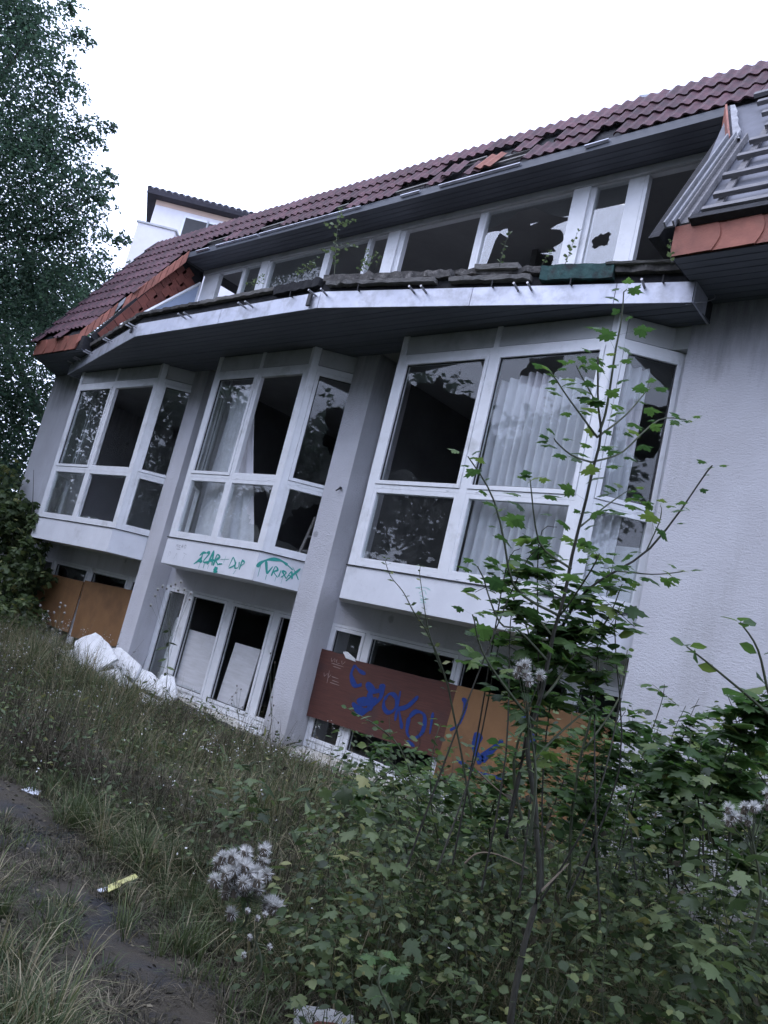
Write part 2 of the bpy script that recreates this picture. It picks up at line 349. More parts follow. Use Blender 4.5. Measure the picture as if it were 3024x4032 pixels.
# bays: x left, x right of the flat front, run of the right cant before it meets the pier or wall
BAYS = [(-14.42, -11.68, .38), (-10.13, -8.03, .42), (-6.47, -3.74, .54)]
def wall(poly, z0, z1, name='wall', mat='stucco', label=None):
    return MB().prism(poly, z0, z1).build(name, M[mat], house, label=label)
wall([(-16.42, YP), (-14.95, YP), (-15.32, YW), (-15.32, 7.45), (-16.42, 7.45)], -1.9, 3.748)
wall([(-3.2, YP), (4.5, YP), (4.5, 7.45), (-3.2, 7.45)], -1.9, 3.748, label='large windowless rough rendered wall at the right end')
wall([(-16.42, 7.452), (-16.1, 7.452), (-16.1, 13), (-16.42, 13)], -1.9, 3.75)
for x0, x1 in ((-11.3, -10.93), (-7.61, -7.2)):
    wall([(x0, YP), (x1, YP), (x1, 7.45), (x0, 7.45)], -1.9, 3.56, 'pillar')
for x0, x1 in ((-15.318, -11.302), (-10.928, -7.612), (-7.198, -3.202)):
    MB().box((x0, YW, .142), (x1, 7.4, .75)).build('wall', M['stucco'], house)
    MB().box((x0, YW + .01, -1.9), (x1, 7.4, -1.46)).build('plinth', M['plinth'], house)
    # ragged ledge slab under the ground floor windows
    b = MB(); n = 26
    for i in range(n + 1):
        x = x0 + (x1 - x0) * i / n; d = 6.83 + .035 * noise.noise(Vector((x * 2.5, 1, 0))); h = .012 * noise.noise(Vector((x * 5, 4, 0)))
        b.v += [(x, d, -1.462 + h), (x, d, -1.405 + h), (x, YW + .02, -1.36), (x, YW + .02, -1.462)]
    b.f += [(i * 4 + k, (i + 1) * 4 + k, (i + 1) * 4 + (k + 1) % 4, i * 4 + (k + 1) % 4) for i in range(n) for k in range(4)] + [(0, 1, 2, 3), (n * 4 + 3, n * 4 + 2, n * 4 + 1, n * 4)]
    b.build('window_ledge', M['ledge'], house)
# kerb stone line at the foot of the piers
MB().box((-16.3, 6.70, -1.75), (-3.25, 6.775, -1.50)).build('footing', M['plinth'], house)

# rooms behind the windows
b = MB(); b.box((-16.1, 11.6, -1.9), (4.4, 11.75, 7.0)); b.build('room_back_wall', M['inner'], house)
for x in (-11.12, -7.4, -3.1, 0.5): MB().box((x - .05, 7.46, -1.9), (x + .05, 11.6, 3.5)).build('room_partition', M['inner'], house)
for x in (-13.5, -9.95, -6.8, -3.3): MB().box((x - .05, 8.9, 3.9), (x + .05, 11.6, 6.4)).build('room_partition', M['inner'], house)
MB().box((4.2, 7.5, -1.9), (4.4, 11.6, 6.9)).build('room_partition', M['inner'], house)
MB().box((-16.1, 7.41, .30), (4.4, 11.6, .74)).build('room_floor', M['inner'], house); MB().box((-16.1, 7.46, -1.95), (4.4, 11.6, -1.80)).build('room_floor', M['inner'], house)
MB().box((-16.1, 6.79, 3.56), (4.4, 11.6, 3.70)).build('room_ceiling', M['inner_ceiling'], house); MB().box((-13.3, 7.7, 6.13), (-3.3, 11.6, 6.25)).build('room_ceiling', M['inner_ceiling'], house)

# ---- bays: apron, corner posts, frames
S2 = math.sqrt(.5)
def frame_of(O, ang):
    """local u along the wall, v outwards (towards the viewer), w up"""
    c, s = math.cos(ang), math.sin(ang)
    return Matrix(((c, s, 0, O[0]), (s, -c, 0, O[1]), (0, 0, 1, O[2]), (0, 0, 0, 1)))
def pane_mesh(u0, u1, z0, z1, mode, seed, v=0.0, c=None, hr=None, n=44):
    """whole pane, or a jagged rim round a hole; 4 mm thick"""
    r = random.Random(seed); b = MB(); th = .004
    if mode == 'whole':
        return b.box((u0, v, z0), (u1, v + th, z1))
    cu, cz = c if c else ((u0 + u1) / 2, (z0 + z1) / 2)
    cu = u0 + (u1 - u0) * cu if c else cu; cz = z0 + (z1 - z0) * cz if c else cz
    inn, outr = [], []
    ph = [r.random() * 6.28 for _ in range(6)]
    for i in range(n):
        a = 2 * math.pi * (i + r.uniform(-.3, .3)) / n; ca, sa = math.cos(a), math.sin(a)
        rb = min(((u1 - cu) / ca if ca > 0 else (u0 - cu) / ca) if abs(ca) > 1e-6 else 9, ((z1 - cz) / sa if sa > 0 else (z0 - cz) / sa) if abs(sa) > 1e-6 else 9)
        if mode == 'gone': rh = rb - (.012 + .035 * max(0, math.sin(3 * a + ph[0])) + .07 * max(0, r.random() - .6) + .10 * max(0, math.sin(2 * a + ph[1]) - .6))
        else:
            rh = hr * (1 + .20 * math.sin(a + ph[0]) + .16 * math.sin(2 * a + ph[3]) + .10 * math.sin(5 * a + ph[1]) + r.uniform(-.10, .10)) * (1 / max(abs(ca), abs(sa))) ** .5
            rh = min(rh, rb - r.choice((.006, .01, .03)))
        inn.append((cu + ca * max(rh, .01), cz + sa * max(rh, .01))); outr.append((cu + ca * rb, cz + sa * rb))
    vs = []
    for (p, q) in zip(outr, inn): vs += [(p[0], v, p[1]), (q[0], v, q[1]), (p[0], v + th, p[1]), (q[0], v + th, q[1])]
    fs = []
    for i in range(n):
        j = (i + 1) % n; a, c2 = i * 4, j * 4
        fs += [(a, c2, c2 + 1, a + 1), (a + 2, a + 3, c2 + 3, c2 + 2), (a + 1, c2 + 1, c2 + 3, a + 3)]
    return b.add(vs, fs)
def window(O, ang, width, z0, z1, cols, rows, panes, label=None, depth=.07, clipcols=True):
    """cols/rows: glass openings; panes[(c,r)] = (mode, centre, radius, sash, material)"""
    Mx = frame_of(O, ang)
    fr = MB(); cur = 0
    edges = []
    for (a, b_) in cols: edges.append((cur, a)); cur = b_
    edges.append((cur, width))
    SW = .048
    for i, (a, b_) in enumerate(edges):
        lo = a if i == 0 else a + SW; hi = b_ if i == len(edges) - 1 else b_ - SW
        lo = a + (SW if i > 0 else 0); hi = b_ - (SW if i < len(edges) - 1 else 0)
        fr.mbox(Mx, (lo, 0, z0), (hi, -depth, z1))
    for (a, b_) in cols:
        cur = z0
        for j, (p, q) in enumerate(rows + [(z1, None)]):
            lo = cur + (SW if j > 0 else 0); hi = p - (SW if j < len(rows) else 0)
            fr.mbox(Mx, (a - SW + .0005, -.0015, lo), (b_ + SW - .0005, -depth + .0015, hi)); cur = q
    for ci, (a, b_) in enumerate(cols):
        for ri, (p, q) in enumerate(rows):
            if panes.get((ci, ri), (0, 0, 0, True))[3]: continue
            for A, B in (((a - SW, 0, p - SW), (a, 0, q + SW)), ((b_, 0, p - SW), (b_ + SW, 0, q + SW)), ((a, 0, p - SW), (b_, 0, p)), ((a, 0, q), (b_, 0, q + SW))):
                fr.mbox(Mx, (A[0], -.003, A[2]), (B[0], -depth + .004, B[2]))
    # drain caps on the rails
    for (a, b_) in cols:
        for (p, q) in rows:
            for u in (a + .07, b_ - .12): fr.mbox(Mx, (u, .0, p - SW - .03), (u + .035, .006, p - SW - .022))
    w = fr.build('window', M['pvc'], house, bevel=.003, label=label)
    for ci, (a, b_) in enumerate(cols):
        for ri, (p, q) in enumerate(rows):
            mode, c, hr, sash, mat = panes.get((ci, ri), ('whole', None, None, True, 'glass'))
            if sash:
                sm = MB(); g = .004; v1 = .010
                for A, B in (((a - SW + g, 0, p - SW + g), (a, 0, q + SW - g)), ((b_, 0, p - SW + g), (b_ + SW - g, 0, q + SW - g)),
                             ((a, 0, p - SW + g), (b_, 0, p)), ((a, 0, q), (b_, 0, q + SW - g))):
                    sm.mbox(Mx, (A[0], v1, A[2]), (B[0], -depth + .01, B[2]))
                # rubber gasket
                s = child(sm.build('sash', M['pvc'], None, bevel=.003), w)
                gk = MB(); k = .009
                for A, B in (((a, p), (a + k, q)), ((b_ - k, p), (b_, q)), ((a + k, p), (b_ - k, p + k)), ((a + k, q - k), (b_ - k, q))):
                    gk.mbox(Mx, (A[0], -.012, A[1]), (B[0], -.03, B[1]))
                child(gk.build('gasket', M['dark_metal'], None), w)
            g0 = (a, b_, p, q) if sash else (a - .01, b_ + .01, p - .01, q + .01)
            if not sash:
                pass
            if mode == 'none': continue
            pm = pane_mesh(g0[0], g0[1], g0[2], g0[3], mode, hash((round(O[0] * 10), ci, ri)) & 0xffff, -.028, c, hr)
            pm.v = [tuple(Mx @ Vector(v)) for v in pm.v]; pm.f = [f[::-1] for f in pm.f]
            child(pm.build('pane', M[mat], None), w)
    return w

Z0, ZS, ZT = .79, 3.55, 3.31            # sill line, soffit, underside of the header panels
ROWS = [(.89, 1.645), (1.79, 3.18)]
def header(O, ang, spans):
    Mx = frame_of(O, ang)
    w_end = spans[-1][1]
    cur = 0
    for (a, c) in spans + [(w_end + .06, 0)]:
        b = MB(); b.mbox(Mx, (cur, -.004, ZT), (a, -.07, ZS)); cur = c; b.build('header_post', M['pvc'], house)
    for (a, c) in spans:
        p = MB(); p.mbox(Mx, (a + .008, -.012, ZT + .01), (c - .008, -.05, ZS - .012)); p.build('header_panel', M['panel'], house)
def bay(k, fcols, fpanes, rpanes, lpanes):
    xl, xr, run = BAYS[k]
    wd = xr - xl
    PC = .06                                     # half width of the corner posts
    # front
    window((xl + .02, YF, 0), 0, wd - .04, Z0, ZT, [(a - xl - .02, b - xl - .02) for a, b in fcols], ROWS, fpanes)
    mid = (fcols[0][1] + fcols[1][0]) / 2 - xl
    header((xl, YF, 0), 0, [(.07, mid - .03), (mid + .03, wd - .06)])
    MB().prism([(xr - .02, YF), (xr, YF - .004), (xr + .012, YF + .003), (xr + .018, YF + .018), (xr - .04, YF + .07)], Z0, ZS - .001).build('corner_post', M['pvc'], house)
    MB().prism([(xl + .02, YF), (xl, YF - .004), (xl - .012, YF + .003), (xl - .018, YF + .018), (xl + .04, YF + .07)], Z0, ZS - .001).build('corner_post', M['pvc'], house)
    # right cant
    L = run / S2 + .0
    Lw = .99 if k < 2 else L
    gu1 = .60 if k == 2 else .86
    A = math.radians(45)
    window((xr + .015, YF + .015, 0), A, Lw - .02, Z0, ZT, [(.125, gu1)], ROWS, rpanes)
    header((xr, YF, 0), A, [(.09, Lw - .04)])
    # left cant (facing away, seen from inside)
    Ol = (xl - .70, YF + .70, 0)
    window(Ol, -A, .97, Z0, ZT, [(.12, .86)], ROWS, lpanes)
    header(Ol, -A, [(.05, .90)])
    # apron: floor edge of the bay
    xe = xr + run; ye = YF + run
    f = MB().prism([(xl - .0, YF - .015), (xr - .003, YF - .015), (xr - .003, YW), (xl - .0, YW)], .41, Z0 - .006); f.build('apron', M['apron'], house, bevel=.004)
    MB().prism([(xr + .002, YF - .013), (xe + .004, ye - .009), (xe + .004, YW), (xr + .002, YW)], .41, Z0 - .006).build('apron', M['apron'], house, bevel=.004)
    MB().prism([(xl - .005, YF - .013), (xl - .005, YW), (xl - .70, YW)], .41, Z0 - .006).build('apron', M['apron'], house)
    b = MB(); b.prism([(xl - .01, YF - .03), (xr + .012, YF - .03), (xe + .01, ye - .03), (xe + .01, ye), (xl - .01, YF + .05)], Z0 - .005, Z0 + .004)
    b.build('sill_strip', M['dark_metal'], house)
    MB().prism([(xl + .02, YF + .02), (xr, YF + .02), (xe - .05, ye), (xe - .05, 7.45), (xl - .6, 7.45), (xl - .6, YF + .65)], .60, .76).build('room_floor', M['inner'], house)
FW = lambda *a: ('whole', None, None, False, *a)
bay(0, [(-14.28, -13.17), (-13.01, -11.80)],
    {(0, 0): ('whole', None, None, False, 'glass_dirty'), (0, 1): ('whole', None, None, True, 'glass'), (1, 0): ('gone', None, None, False, 'glass_dirty'), (1, 1): ('none', None, None, False, 'glass')},
    {(0, 0): ('whole', None, None, False, 'glass'), (0, 1): ('hole', (.62, .50), .16, True, 'glass')},
    {(0, 0): ('hole', (.5, .4), .2, False, 'glass_dirty'), (0, 1): ('hole', (.3, .6), .12, True, 'glass_dirty')})
bay(1, [(-9.99, -9.16), (-9.02, -8.15)],
    {(0, 0): ('whole', None, None, False, 'glass_dirty'), (0, 1): ('whole', None, None, True, 'glass_dirty'), (1, 0): ('hole', (.80, .52), .24, False, 'glass_dirty'), (1, 1): ('none', None, None, False, 'glass')},
    {(0, 0): ('hole', (.42, .50), .27, False, 'glass'), (0, 1): ('hole', (.62, .50), .30, True, 'glass')},
    {(0, 0): ('gone', None, None, False, 'glass_dirty'), (0, 1): ('hole', (.5, .5), .25, True, 'glass_dirty')})
bay(2, [(-6.32, -5.21), (-5.02, -3.87)],
    {(0, 0): ('whole', None, None, False, 'glass'), (0, 1): ('hole', (.40, .52), .62, True, 'glass'), (1, 0): ('whole', None, None, False, 'glass'), (1, 1): ('hole', (.42, .93), .22, True, 'glass')},
    {(0, 0): ('whole', None, None, False, 'glass_dirty'), (0, 1): ('hole', (.64, .48), .24, True, 'glass')},
    {(0, 0): ('whole', None, None, False, 'glass_dirty'), (0, 1): ('whole', None, None, True, 'glass_dirty')})
# boxed beam between the right bay and the end wall
MB().box((-3.42, 6.80, 3.32), (-3.205, 7.1, 3.547)).build('boxed_beam', M['panel'], house)

# ---- ground floor window bands
GR = [(-1.23, .06)]
def gf(x0, x1, panes_x, panes):
    window((x0, YW, 0), 0, x1 - x0, -1.355, .141, [(a - x0, b - x0) for a, b in panes_x], GR, panes)
gf(-15.315, -11.305, [(-15.2, -14.79), (-14.61, -13.44), (-13.23, -12.10), (-11.90, -11.45)],
   {(0, 0): ('whole', None, None, True, 'glass_dirty'), (1, 0): ('hole', (.5, .6), .5, True, 'glass_dirty'), (2, 0): ('gone', None, None, True, 'glass_dirty'), (3, 0): ('whole', None, None, True, 'glass_dirty')})
gf(-10.925, -7.615, [(-10.80, -10.38), (-10.16, -9.38), (-9.17, -8.36), (-8.16, -7.74)],
   {(0, 0): ('whole', None, None, True, 'glass_dirty'), (1, 0): ('gone', None, None, True, 'glass_dirty'), (2, 0): ('gone', None, None, True, 'glass_dirty'), (3, 0): ('none', None, None, True, 'glass')})
gf(-7.195, -3.205, [(-7.10, -6.66), (-6.49, -5.27), (-5.16, -3.92), (-3.78, -3.31)],
   {(0, 0): ('whole', None, None, True, 'glass'), (1, 0): ('gone', None, None, True, 'glass'), (2, 0): ('gone', None, None, True, 'glass'), (3, 0): ('whole', None, None, True, 'glass')})

# ---- dormer window band
DR = [(4.25, 5.985)]
def dw(x0, x1, px, panes): return window((x0, YD, 0), 0, x1 - x0, 4.05, 6.075, [(a - x0, b - x0) for a, b in px], DR, panes, depth=.09)
dw(-13.40, -11.52, [(-12.91, -12.19), (-12.10, -11.66)], {(0, 0): ('gone', None, None, False, 'glass'), (1, 0): ('whole', None, None, False, 'glass')})
dw(-11.515, -8.40, [(-11.37, -9.99), (-9.85, -9.02), (-8.95, -8.56)], {(0, 0): ('whole', None, None, False, 'glass'), (1, 0): ('gone', None, None, False, 'glass'), (2, 0): ('none', None, None, False, 'glass')})
w3 = dw(-8.395, -5.28, [(-8.24, -6.88), (-6.76, -5.40)], {(0, 0): ('none', None, None, False, 'glass_coated'), (1, 0): ('none', None, None, False, 'glass')})
for pts in ([(905,615),(930,622),(975,570),(1050,572),(1105,540),(1106,620),(1075,602),(1048,582),(1012,640),(985,720),(940,842),(868,836)],
            [(1562,488),(1470,520),(1415,556),(1488,560),(1508,590),(1510,640),(1480,665),(1435,690),(1456,718),(1340,735),(1432,746),(1436,780),(1420,815),(1490,830)],
            [(950,415),(1560,270),(1562,470),(1480,470),(1400,450),(1300,400),(1180,430),(1110,490),(1000,540),(925,560)],
            [(1265,512),(1325,497),(1322,508),(1270,530)]):
    q = [on_y(1400 + x * .5425, 600 + y * .5425, YD + .03) for x, y in pts]
    child(MB().extr(q, (0, .004, 0)).build('pane', M['glass_coated'], None), w3)
dw(-5.275, -3.55, [(-5.13, -4.71), (-4.46, -3.83)], {(0, 0): ('hole', (.45, .58), .10, False, 'glass_coated'), (1, 0): ('none', None, None, False, 'glass_coated')})
MB().box((-5.43, YD - .035, 4.05), (-5.20, YD - .002, 6.074)).build('window_post', M['pvc'], house, bevel=.004)
MB().box((-8.56, YD - .035, 4.05), (-8.33, YD - .002, 6.074)).build('window_post', M['pvc'], house, bevel=.004)
MB().box((-11.62, YD - .035, 4.05), (-11.42, YD - .002, 6.074)).build('window_post', M['pvc'], house, bevel=.004)
MB().box((-13.4, YD - .05, 5.99), (-3.5, YD - .004, 6.076)).build('window_head', M['panel'], house)
MB().box((-13.45, YD - .02, 3.9), (-3.5, YD + .1, 4.048)).build('dormer_upstand', M['felt'], house)

# ---- canopy over the bays
PL = [(-15.04, 6.40), (-11.05, 5.48), (-7.05, 5.49), (-3.03, 6.33)]
def plan_seg(i, t): a, b = PL[i], PL[i + 1]; return Vector((a[0] + (b[0] - a[0]) * t, a[1] + (b[1] - a[1]) * t, 0))
def seg_n(i):
    a, b = Vector((*PL[i], 0)), Vector((*PL[i + 1], 0)); d = (b - a).normalized(); return Vector((d.y, -d.x, 0))
def offs(d):
    """canopy outline moved inwards by d"""
    out = []
    for i, p in enumerate(PL):
        n = seg_n(0) if i == 0 else seg_n(2) if i == 3 else (seg_n(i - 1) + seg_n(i)).normalized()
        out.append((p[0] - n.x * d, p[1] - n.y * d))
    return out
i0, i1 = offs(0.0), offs(.012)
for k in range(3):
    cuts = {0: [0, .49, 1], 1: [0, .52, 1], 2: [0, .47, .83, 1]}[k]
    for c0, c1 in zip(cuts, cuts[1:]):
        e = .0008
        a0 = Vector(i0[k]).lerp(Vector(i0[k + 1]), c0 + e); a1 = Vector(i0[k]).lerp(Vector(i0[k + 1]), c1 - e)
        b0 = Vector(i1[k]).lerp(Vector(i1[k + 1]), c0 + e); b1 = Vector(i1[k]).lerp(Vector(i1[k + 1]), c1 - e)
        z1 = 3.735
        MB().prism([a0, a1, b1, b0], 3.535, z1).build('fascia', M['zinc'], house)
MB().prism([(-3.03, 6.335), (-3.02, 6.345), (-3.045, 6.775), (-3.06, 6.775)], 3.535, 3.735).build('fascia', M['zinc'], house, label='dark return of the canopy fascia')
MB().prism([(-15.045, 6.405), (-15.03, 6.41), (-14.98, 6.775), (-14.995, 6.775)], 3.535, 3.735).build('fascia', M['zinc'], house)
# soffit: narrow boards with open joints, too fine to pick apart
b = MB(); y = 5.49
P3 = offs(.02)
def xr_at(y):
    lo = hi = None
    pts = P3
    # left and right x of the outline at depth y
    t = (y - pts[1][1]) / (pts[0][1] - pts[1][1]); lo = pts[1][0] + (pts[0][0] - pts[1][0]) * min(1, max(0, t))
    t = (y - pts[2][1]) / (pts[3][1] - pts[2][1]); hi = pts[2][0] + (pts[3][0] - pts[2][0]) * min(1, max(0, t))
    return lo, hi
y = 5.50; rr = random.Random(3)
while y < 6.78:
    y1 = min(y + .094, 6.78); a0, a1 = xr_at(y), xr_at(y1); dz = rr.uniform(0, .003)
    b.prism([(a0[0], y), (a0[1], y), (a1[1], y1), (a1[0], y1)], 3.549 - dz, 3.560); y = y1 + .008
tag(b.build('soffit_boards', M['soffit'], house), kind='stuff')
b = MB(); b.prism([(x, y + .02) for x, y in P3] + [(-3.05, 7.6), (-14.95, 7.6)], 3.566, 3.74); b.build('canopy_core', M['felt_dark'], house)
MB().prism(offs(.035) + [(-3.08, 7.62), (-14.95, 7.62)], 3.742, 3.855).build('canopy_core', M['felt_dark'], house)
# ragged roof edge: weathered felt lip broken into lengths
def lip(k, t0, t1, z0, z1, mat, name, seed, out=.03, rag=.02, th=.09, label=None):
    n = max(4, int((t1 - t0) * 60)); b = MB(); nn = seg_n(k)
    for i in range(n + 1):
        t = t0 + (t1 - t0) * i / n; p = plan_seg(k, t)
        q = noise.noise(Vector((t * 31, seed, k))); q2 = noise.noise(Vector((t * 77, seed + 5, k))); q3 = noise.noise(Vector((t * 50, seed + 9, k)))
        o = out + .03 * q
        pts = [p + nn * o + Vector((0, 0, z0 + rag * q2)), p + nn * (o + .012) + Vector((0, 0, z1 + rag * q3)), p - nn * th + Vector((0, 0, z1 + .01 + rag * q)), p - nn * th + Vector((0, 0, z0))]
        b.v += [tuple(v) for v in pts]
    b.f += [(i * 4 + j, i * 4 + (j + 1) % 4, (i + 1) * 4 + (j + 1) % 4, (i + 1) * 4 + j) for i in range(n) for j in range(4)] + [(3, 2, 1, 0), (n * 4, n * 4 + 1, n * 4 + 2, n * 4 + 3)]
    return b.build(name, M[mat], house, label=label)
lip(0, .02, .50, 3.85, 3.90, 'felt', 'roofing_felt', 1, rag=.03); lip(0, .5, 1, 3.85, 3.895, 'felt', 'roofing_felt', 2, rag=.03)
lip(1, 0, .40, 3.86, 3.895, 'felt', 'roofing_felt', 3, rag=.014); lip(1, .40, .78, 3.855, 3.895, 'board_grey', 'edge_board', 13, rag=.014); lip(1, .785, .99, 3.80, 3.90, 'felt_dark', 'roofing_felt', 4, rag=.03, label='black flap of roofing felt')
lip(2, .0, .40, 3.86, 3.93, 'felt', 'roofing_felt', 5, rag=.045, out=.02); lip(2, .02, .36, 3.80, 3.838, 'board_grey', 'edge_board', 6, out=.05, rag=.022)
lip(2, .41, .64, 3.87, 3.93, 'felt', 'roofing_felt', 7, rag=.045, out=.02); lip(2, .40, .62, 3.795, 3.84, 'board_grey', 'edge_board', 8, out=.045, rag=.022)
lip(2, .645, .82, 3.775, 3.92, 'green_felt', 'roofing_felt', 9, out=.05, rag=.018, label='torn green roofing felt hanging over the fascia')
lip(2, .822, .995, 3.84, 3.905, 'felt', 'roofing_felt', 10); lip(2, .47, .585, 3.905, 3.955, 'board_grey', 'edge_board', 11, out=.065, rag=.004)
lip(2, .80, 1.0, 3.90, 3.918, 'board_grey', 'edge_board', 12, out=.07, rag=.012)
MB().prism([(-3.0, 6.37), (-2.96, 6.38), (-3.02, 6.78), (-3.07, 6.78)], 3.86, 3.95).build('edge_board', M['felt'], house)
MB().prism(offs(.12) + [(-3.1, 7.63), (-14.9, 7.63)], 3.857, 3.905).build('canopy_deck', M['felt'], house)
# stub rods that carried the lost gutter
for k, x in [(0, -14.68), (0, -14.30), (0, -14.18), (0, -13.59), (0, -13.45), (0, -12.42), (0, -12.30), (0, -11.23), (0, -11.1), (1, -9.79), (1, -9.65), (1, -8.44), (1, -8.30), (1, -7.12), (2, -6.96), (2, -5.83), (2, -5.69), (2, -4.67), (2, -4.53), (2, -3.46)]:
    a, c = PL[k], PL[k + 1]; p = plan_seg(k, (x - a[0]) / (c[0] - a[0])); n = seg_n(k)
    b = MB(); q = p + Vector((0, 0, 3.69)); b.tube([q - n * .01, q + n * .13 + Vector((0, 0, .012))], .0125, n=7)
    o = b.build('gutter_rod', M['metal'], house, smooth=False)
for k, x in [(2, -6.53), (2, -4.94), (2, -4.14), (2, -3.3), (1, -7.55)]:
    a, c = PL[k], PL[k + 1]; p = plan_seg(k, (x - a[0]) / (c[0] - a[0])); n = seg_n(k)
    b = MB(); q = p + Vector((0, 0, 3.73)); b.tube([q - n * .01, q + n * .045 - Vector((0, 0, .01)), q + n * .05 + Vector((0, 0, .05))], .009, .006, n=5); b.build('gutter_hook', M['dark_metal'], house)
b = MB(); q = plan_seg(1, .965) + Vector((0, -.012, 3.64)); b.box(q + Vector((-.03, -.03, -.08)), q + Vector((.03, .0, .07))); b.build('fascia_clip', M['dark_metal'], house, bevel=.006)
q = plan_seg(0, .955) + Vector((0, -.012, 3.66)); MB().box(q + Vector((-.02, -.03, -.05)), q + Vector((.02, .0, .05))).build('fascia_clip', M['dark_metal'], house, bevel=.006)

# ------------------------------------------------------------------ mansard roof
RY, RZ = 5.90, 4.02
UPV = Vector((0, .5, math.sqrt(3) / 2)); NRM = Vector((0, -math.sqrt(3) / 2, .5)); RO = Vector((0, RY, RZ))
def rp(x, s, n=0): return Vector((x, 0, 0)) + RO + UPV * s + NRM * n
roof = MB()
cutx = lambda s: -13.86 + .6 * min(1, s / 2.3)
def slab(pts, t=-.06, lift=-.02): roof.extr([rp(x, s, lift) for x, s in pts], NRM * t)
slab([(-15.64, 0), (-13.90, 0), (-13.33, 2.52), (-15.64, 2.52)])
slab([(-15.64, 2.52), (4.5, 2.52), (4.5, 3.50), (-15.64, 3.50)])
roof.box((-15.64, 7.66, 7.0), (4.5, 13, 7.03))
roof = roof.build('roof', M['felt_dark'], house)
MB().extr([rp(x, s, -.02) for x, s in [(-3.08, 0), (4.5, 0), (4.5, 2.515), (-3.42, 2.515)]], NRM * -.06).build('underlay', M['underlay'], house, label='bare grey underlay of the stripped roof slope')
def tile_mesh(name, w=.314, length=.40):
    b = MB(); nx = 14; vs = []
    for s_, lift in ((0, .030), (length, .0)):
        for i in range(nx + 1):
            x = w * i / nx; ph = (x / w * 2) % 1
            h = .026 * (math.sin(math.pi * ph / .62) ** 1.0 if ph < .62 else -.25 * math.sin(math.pi * (ph - .62) / .38))
            vs.append((x, s_, h + lift))
    for i in range(nx + 1): x, s_, h = vs[i]; vs.append((x, s_ + .004, h - .020))
    fs = [(i, i + 1, nx + 2 + i, nx + 1 + i) for i in range(nx)] + [(2 * nx + 2 + i, 2 * nx + 3 + i, i + 1, i) for i in range(nx)]
    b.add(vs, fs); me = b.mesh(name); return me
TM = tile_mesh('roof_tile'); TM.materials.append(M['tile'])
TM2 = TM.copy(); TM2.materials.clear(); TM2.materials.append(M['tile_new'])
RB = Matrix(((1, 0, 0, 0), (0, UPV.y, NRM.y, 0), (0, UPV.z, NRM.z, 0), (0, 0, 0, 1)))
rt = random.Random(11); ntile = 0
def put_tile(x, s, me=TM, rot=0, lift=0, tilt=0):
    global ntile
    o = bpy.data.objects.new('roof_tile', me); COL.objects.link(o); o.parent = roof; ntile += 1
    Mt = Matrix.Translation(rp(x, s, .012 + lift) - Vector(house.location)) @ RB @ Matrix.Rotation(rot, 4, 'Z') @ Matrix.Rotation(tilt, 4, 'X')
    o.matrix_basis = Mt; return o
roof.location = (0, 0, 0)
# the roof mesh is in world coordinates, so its object sits at minus the house origin; tiles are placed relative to it
for v in roof.data.vertices: v.co -= Vector(house.location)
missing = {(0, -8.0), (0, -7.7), (0, -6.2), (1, -6.5), (0, -6.5), (0, -10.8), (0, -11.1), (0, -4.9), (1, -7.1), (1, -7.4), (0, -12.7), (0, -12.4), (0, -9.4), (0, -7.1), (1, -6.8), (1, -5.9)}
def is_missing(r, x): return any(r == a and abs(x + .157 - b) < .157 for a, b in missing)
def row_bow(x): return .018 * noise.noise(Vector((x * .5, 7, 0)))
for r in range(3):
    x = -15.70 + (.0 if r % 2 == 0 else .0)
    while x < 1.6:
        if not is_missing(r, x):
            put_tile(x + rt.uniform(-.006, .006), 2.505 + r * .335 + row_bow(x) + rt.uniform(-.008, .008), rot=rt.uniform(-.015, .015), lift=rt.uniform(0, .006))
        x += .314
for r in range(8):
    s_ = 2.505 - (r + 1) * .335 + .02
    x = -15.70
    while x < cutx(max(s_, 0)) - .22:
        if not (r == 7 and rt.random() < .35): put_tile(x + rt.uniform(-.006, .006), max(s_, -.06) + rt.uniform(-.008, .008), rot=rt.uniform(-.02, .02), lift=rt.uniform(0, .008))
        x += .314
put_tile(-6.72, 2.56, TM2, rot=-.10, lift=.03); put_tile(-7.3, 2.60, TM, rot=.12, lift=.03)
# loose laths and felt hanging in the gaps, pale verge strip
def strip(x0, x1, s0, s1, mat, name, n0=.01, n1=.02, w=.03):
    b = MB(); b.add([rp(x0, s0, n0), rp(x1, s1, n0), rp(x1, s1 + w, n0), rp(x0, s0 + w, n0), rp(x0, s0, n1), rp(x1, s1, n1), rp(x1, s1 + w, n1), rp(x0, s0 + w, n1)], [(0,3,2,1),(4,5,6,7),(0,1,5,4),(1,2,6,5),(2,3,7,6),(3,0,4,7)])
    return b.build(name, M[mat], house)
for x0, x1 in ((-13.0, -12.6), (-12.4, -11.2), (-11.15, -8.75), (-7.95, -7.6), (-7.25, -5.95), (-5.05, -4.75)):
    strip(x0, x1, 2.44 + rt.uniform(-.01, .01), 2.44 + rt.uniform(-.01, .01), 'zinc', 'eave_strip', .0, .035, .022)
for x0, x1, s_ in ((-12.9, -12.2, 2.70), (-11.3, -10.7, 2.66), (-9.6, -9.2, 2.66), (-8.2, -7.5, 2.62), (-6.9, -6.0, 2.80), (-6.6, -5.9, 2.66), (-7.4, -6.8, 3.0)):
    strip(x0, x1, s_, s_ + .03, 'board_grey', 'lath', .0, .03, .035)
strip(-15.66, -15.60, 0, 0, 'felt_dark', 'verge_strip', -.05, .05, 3.45)
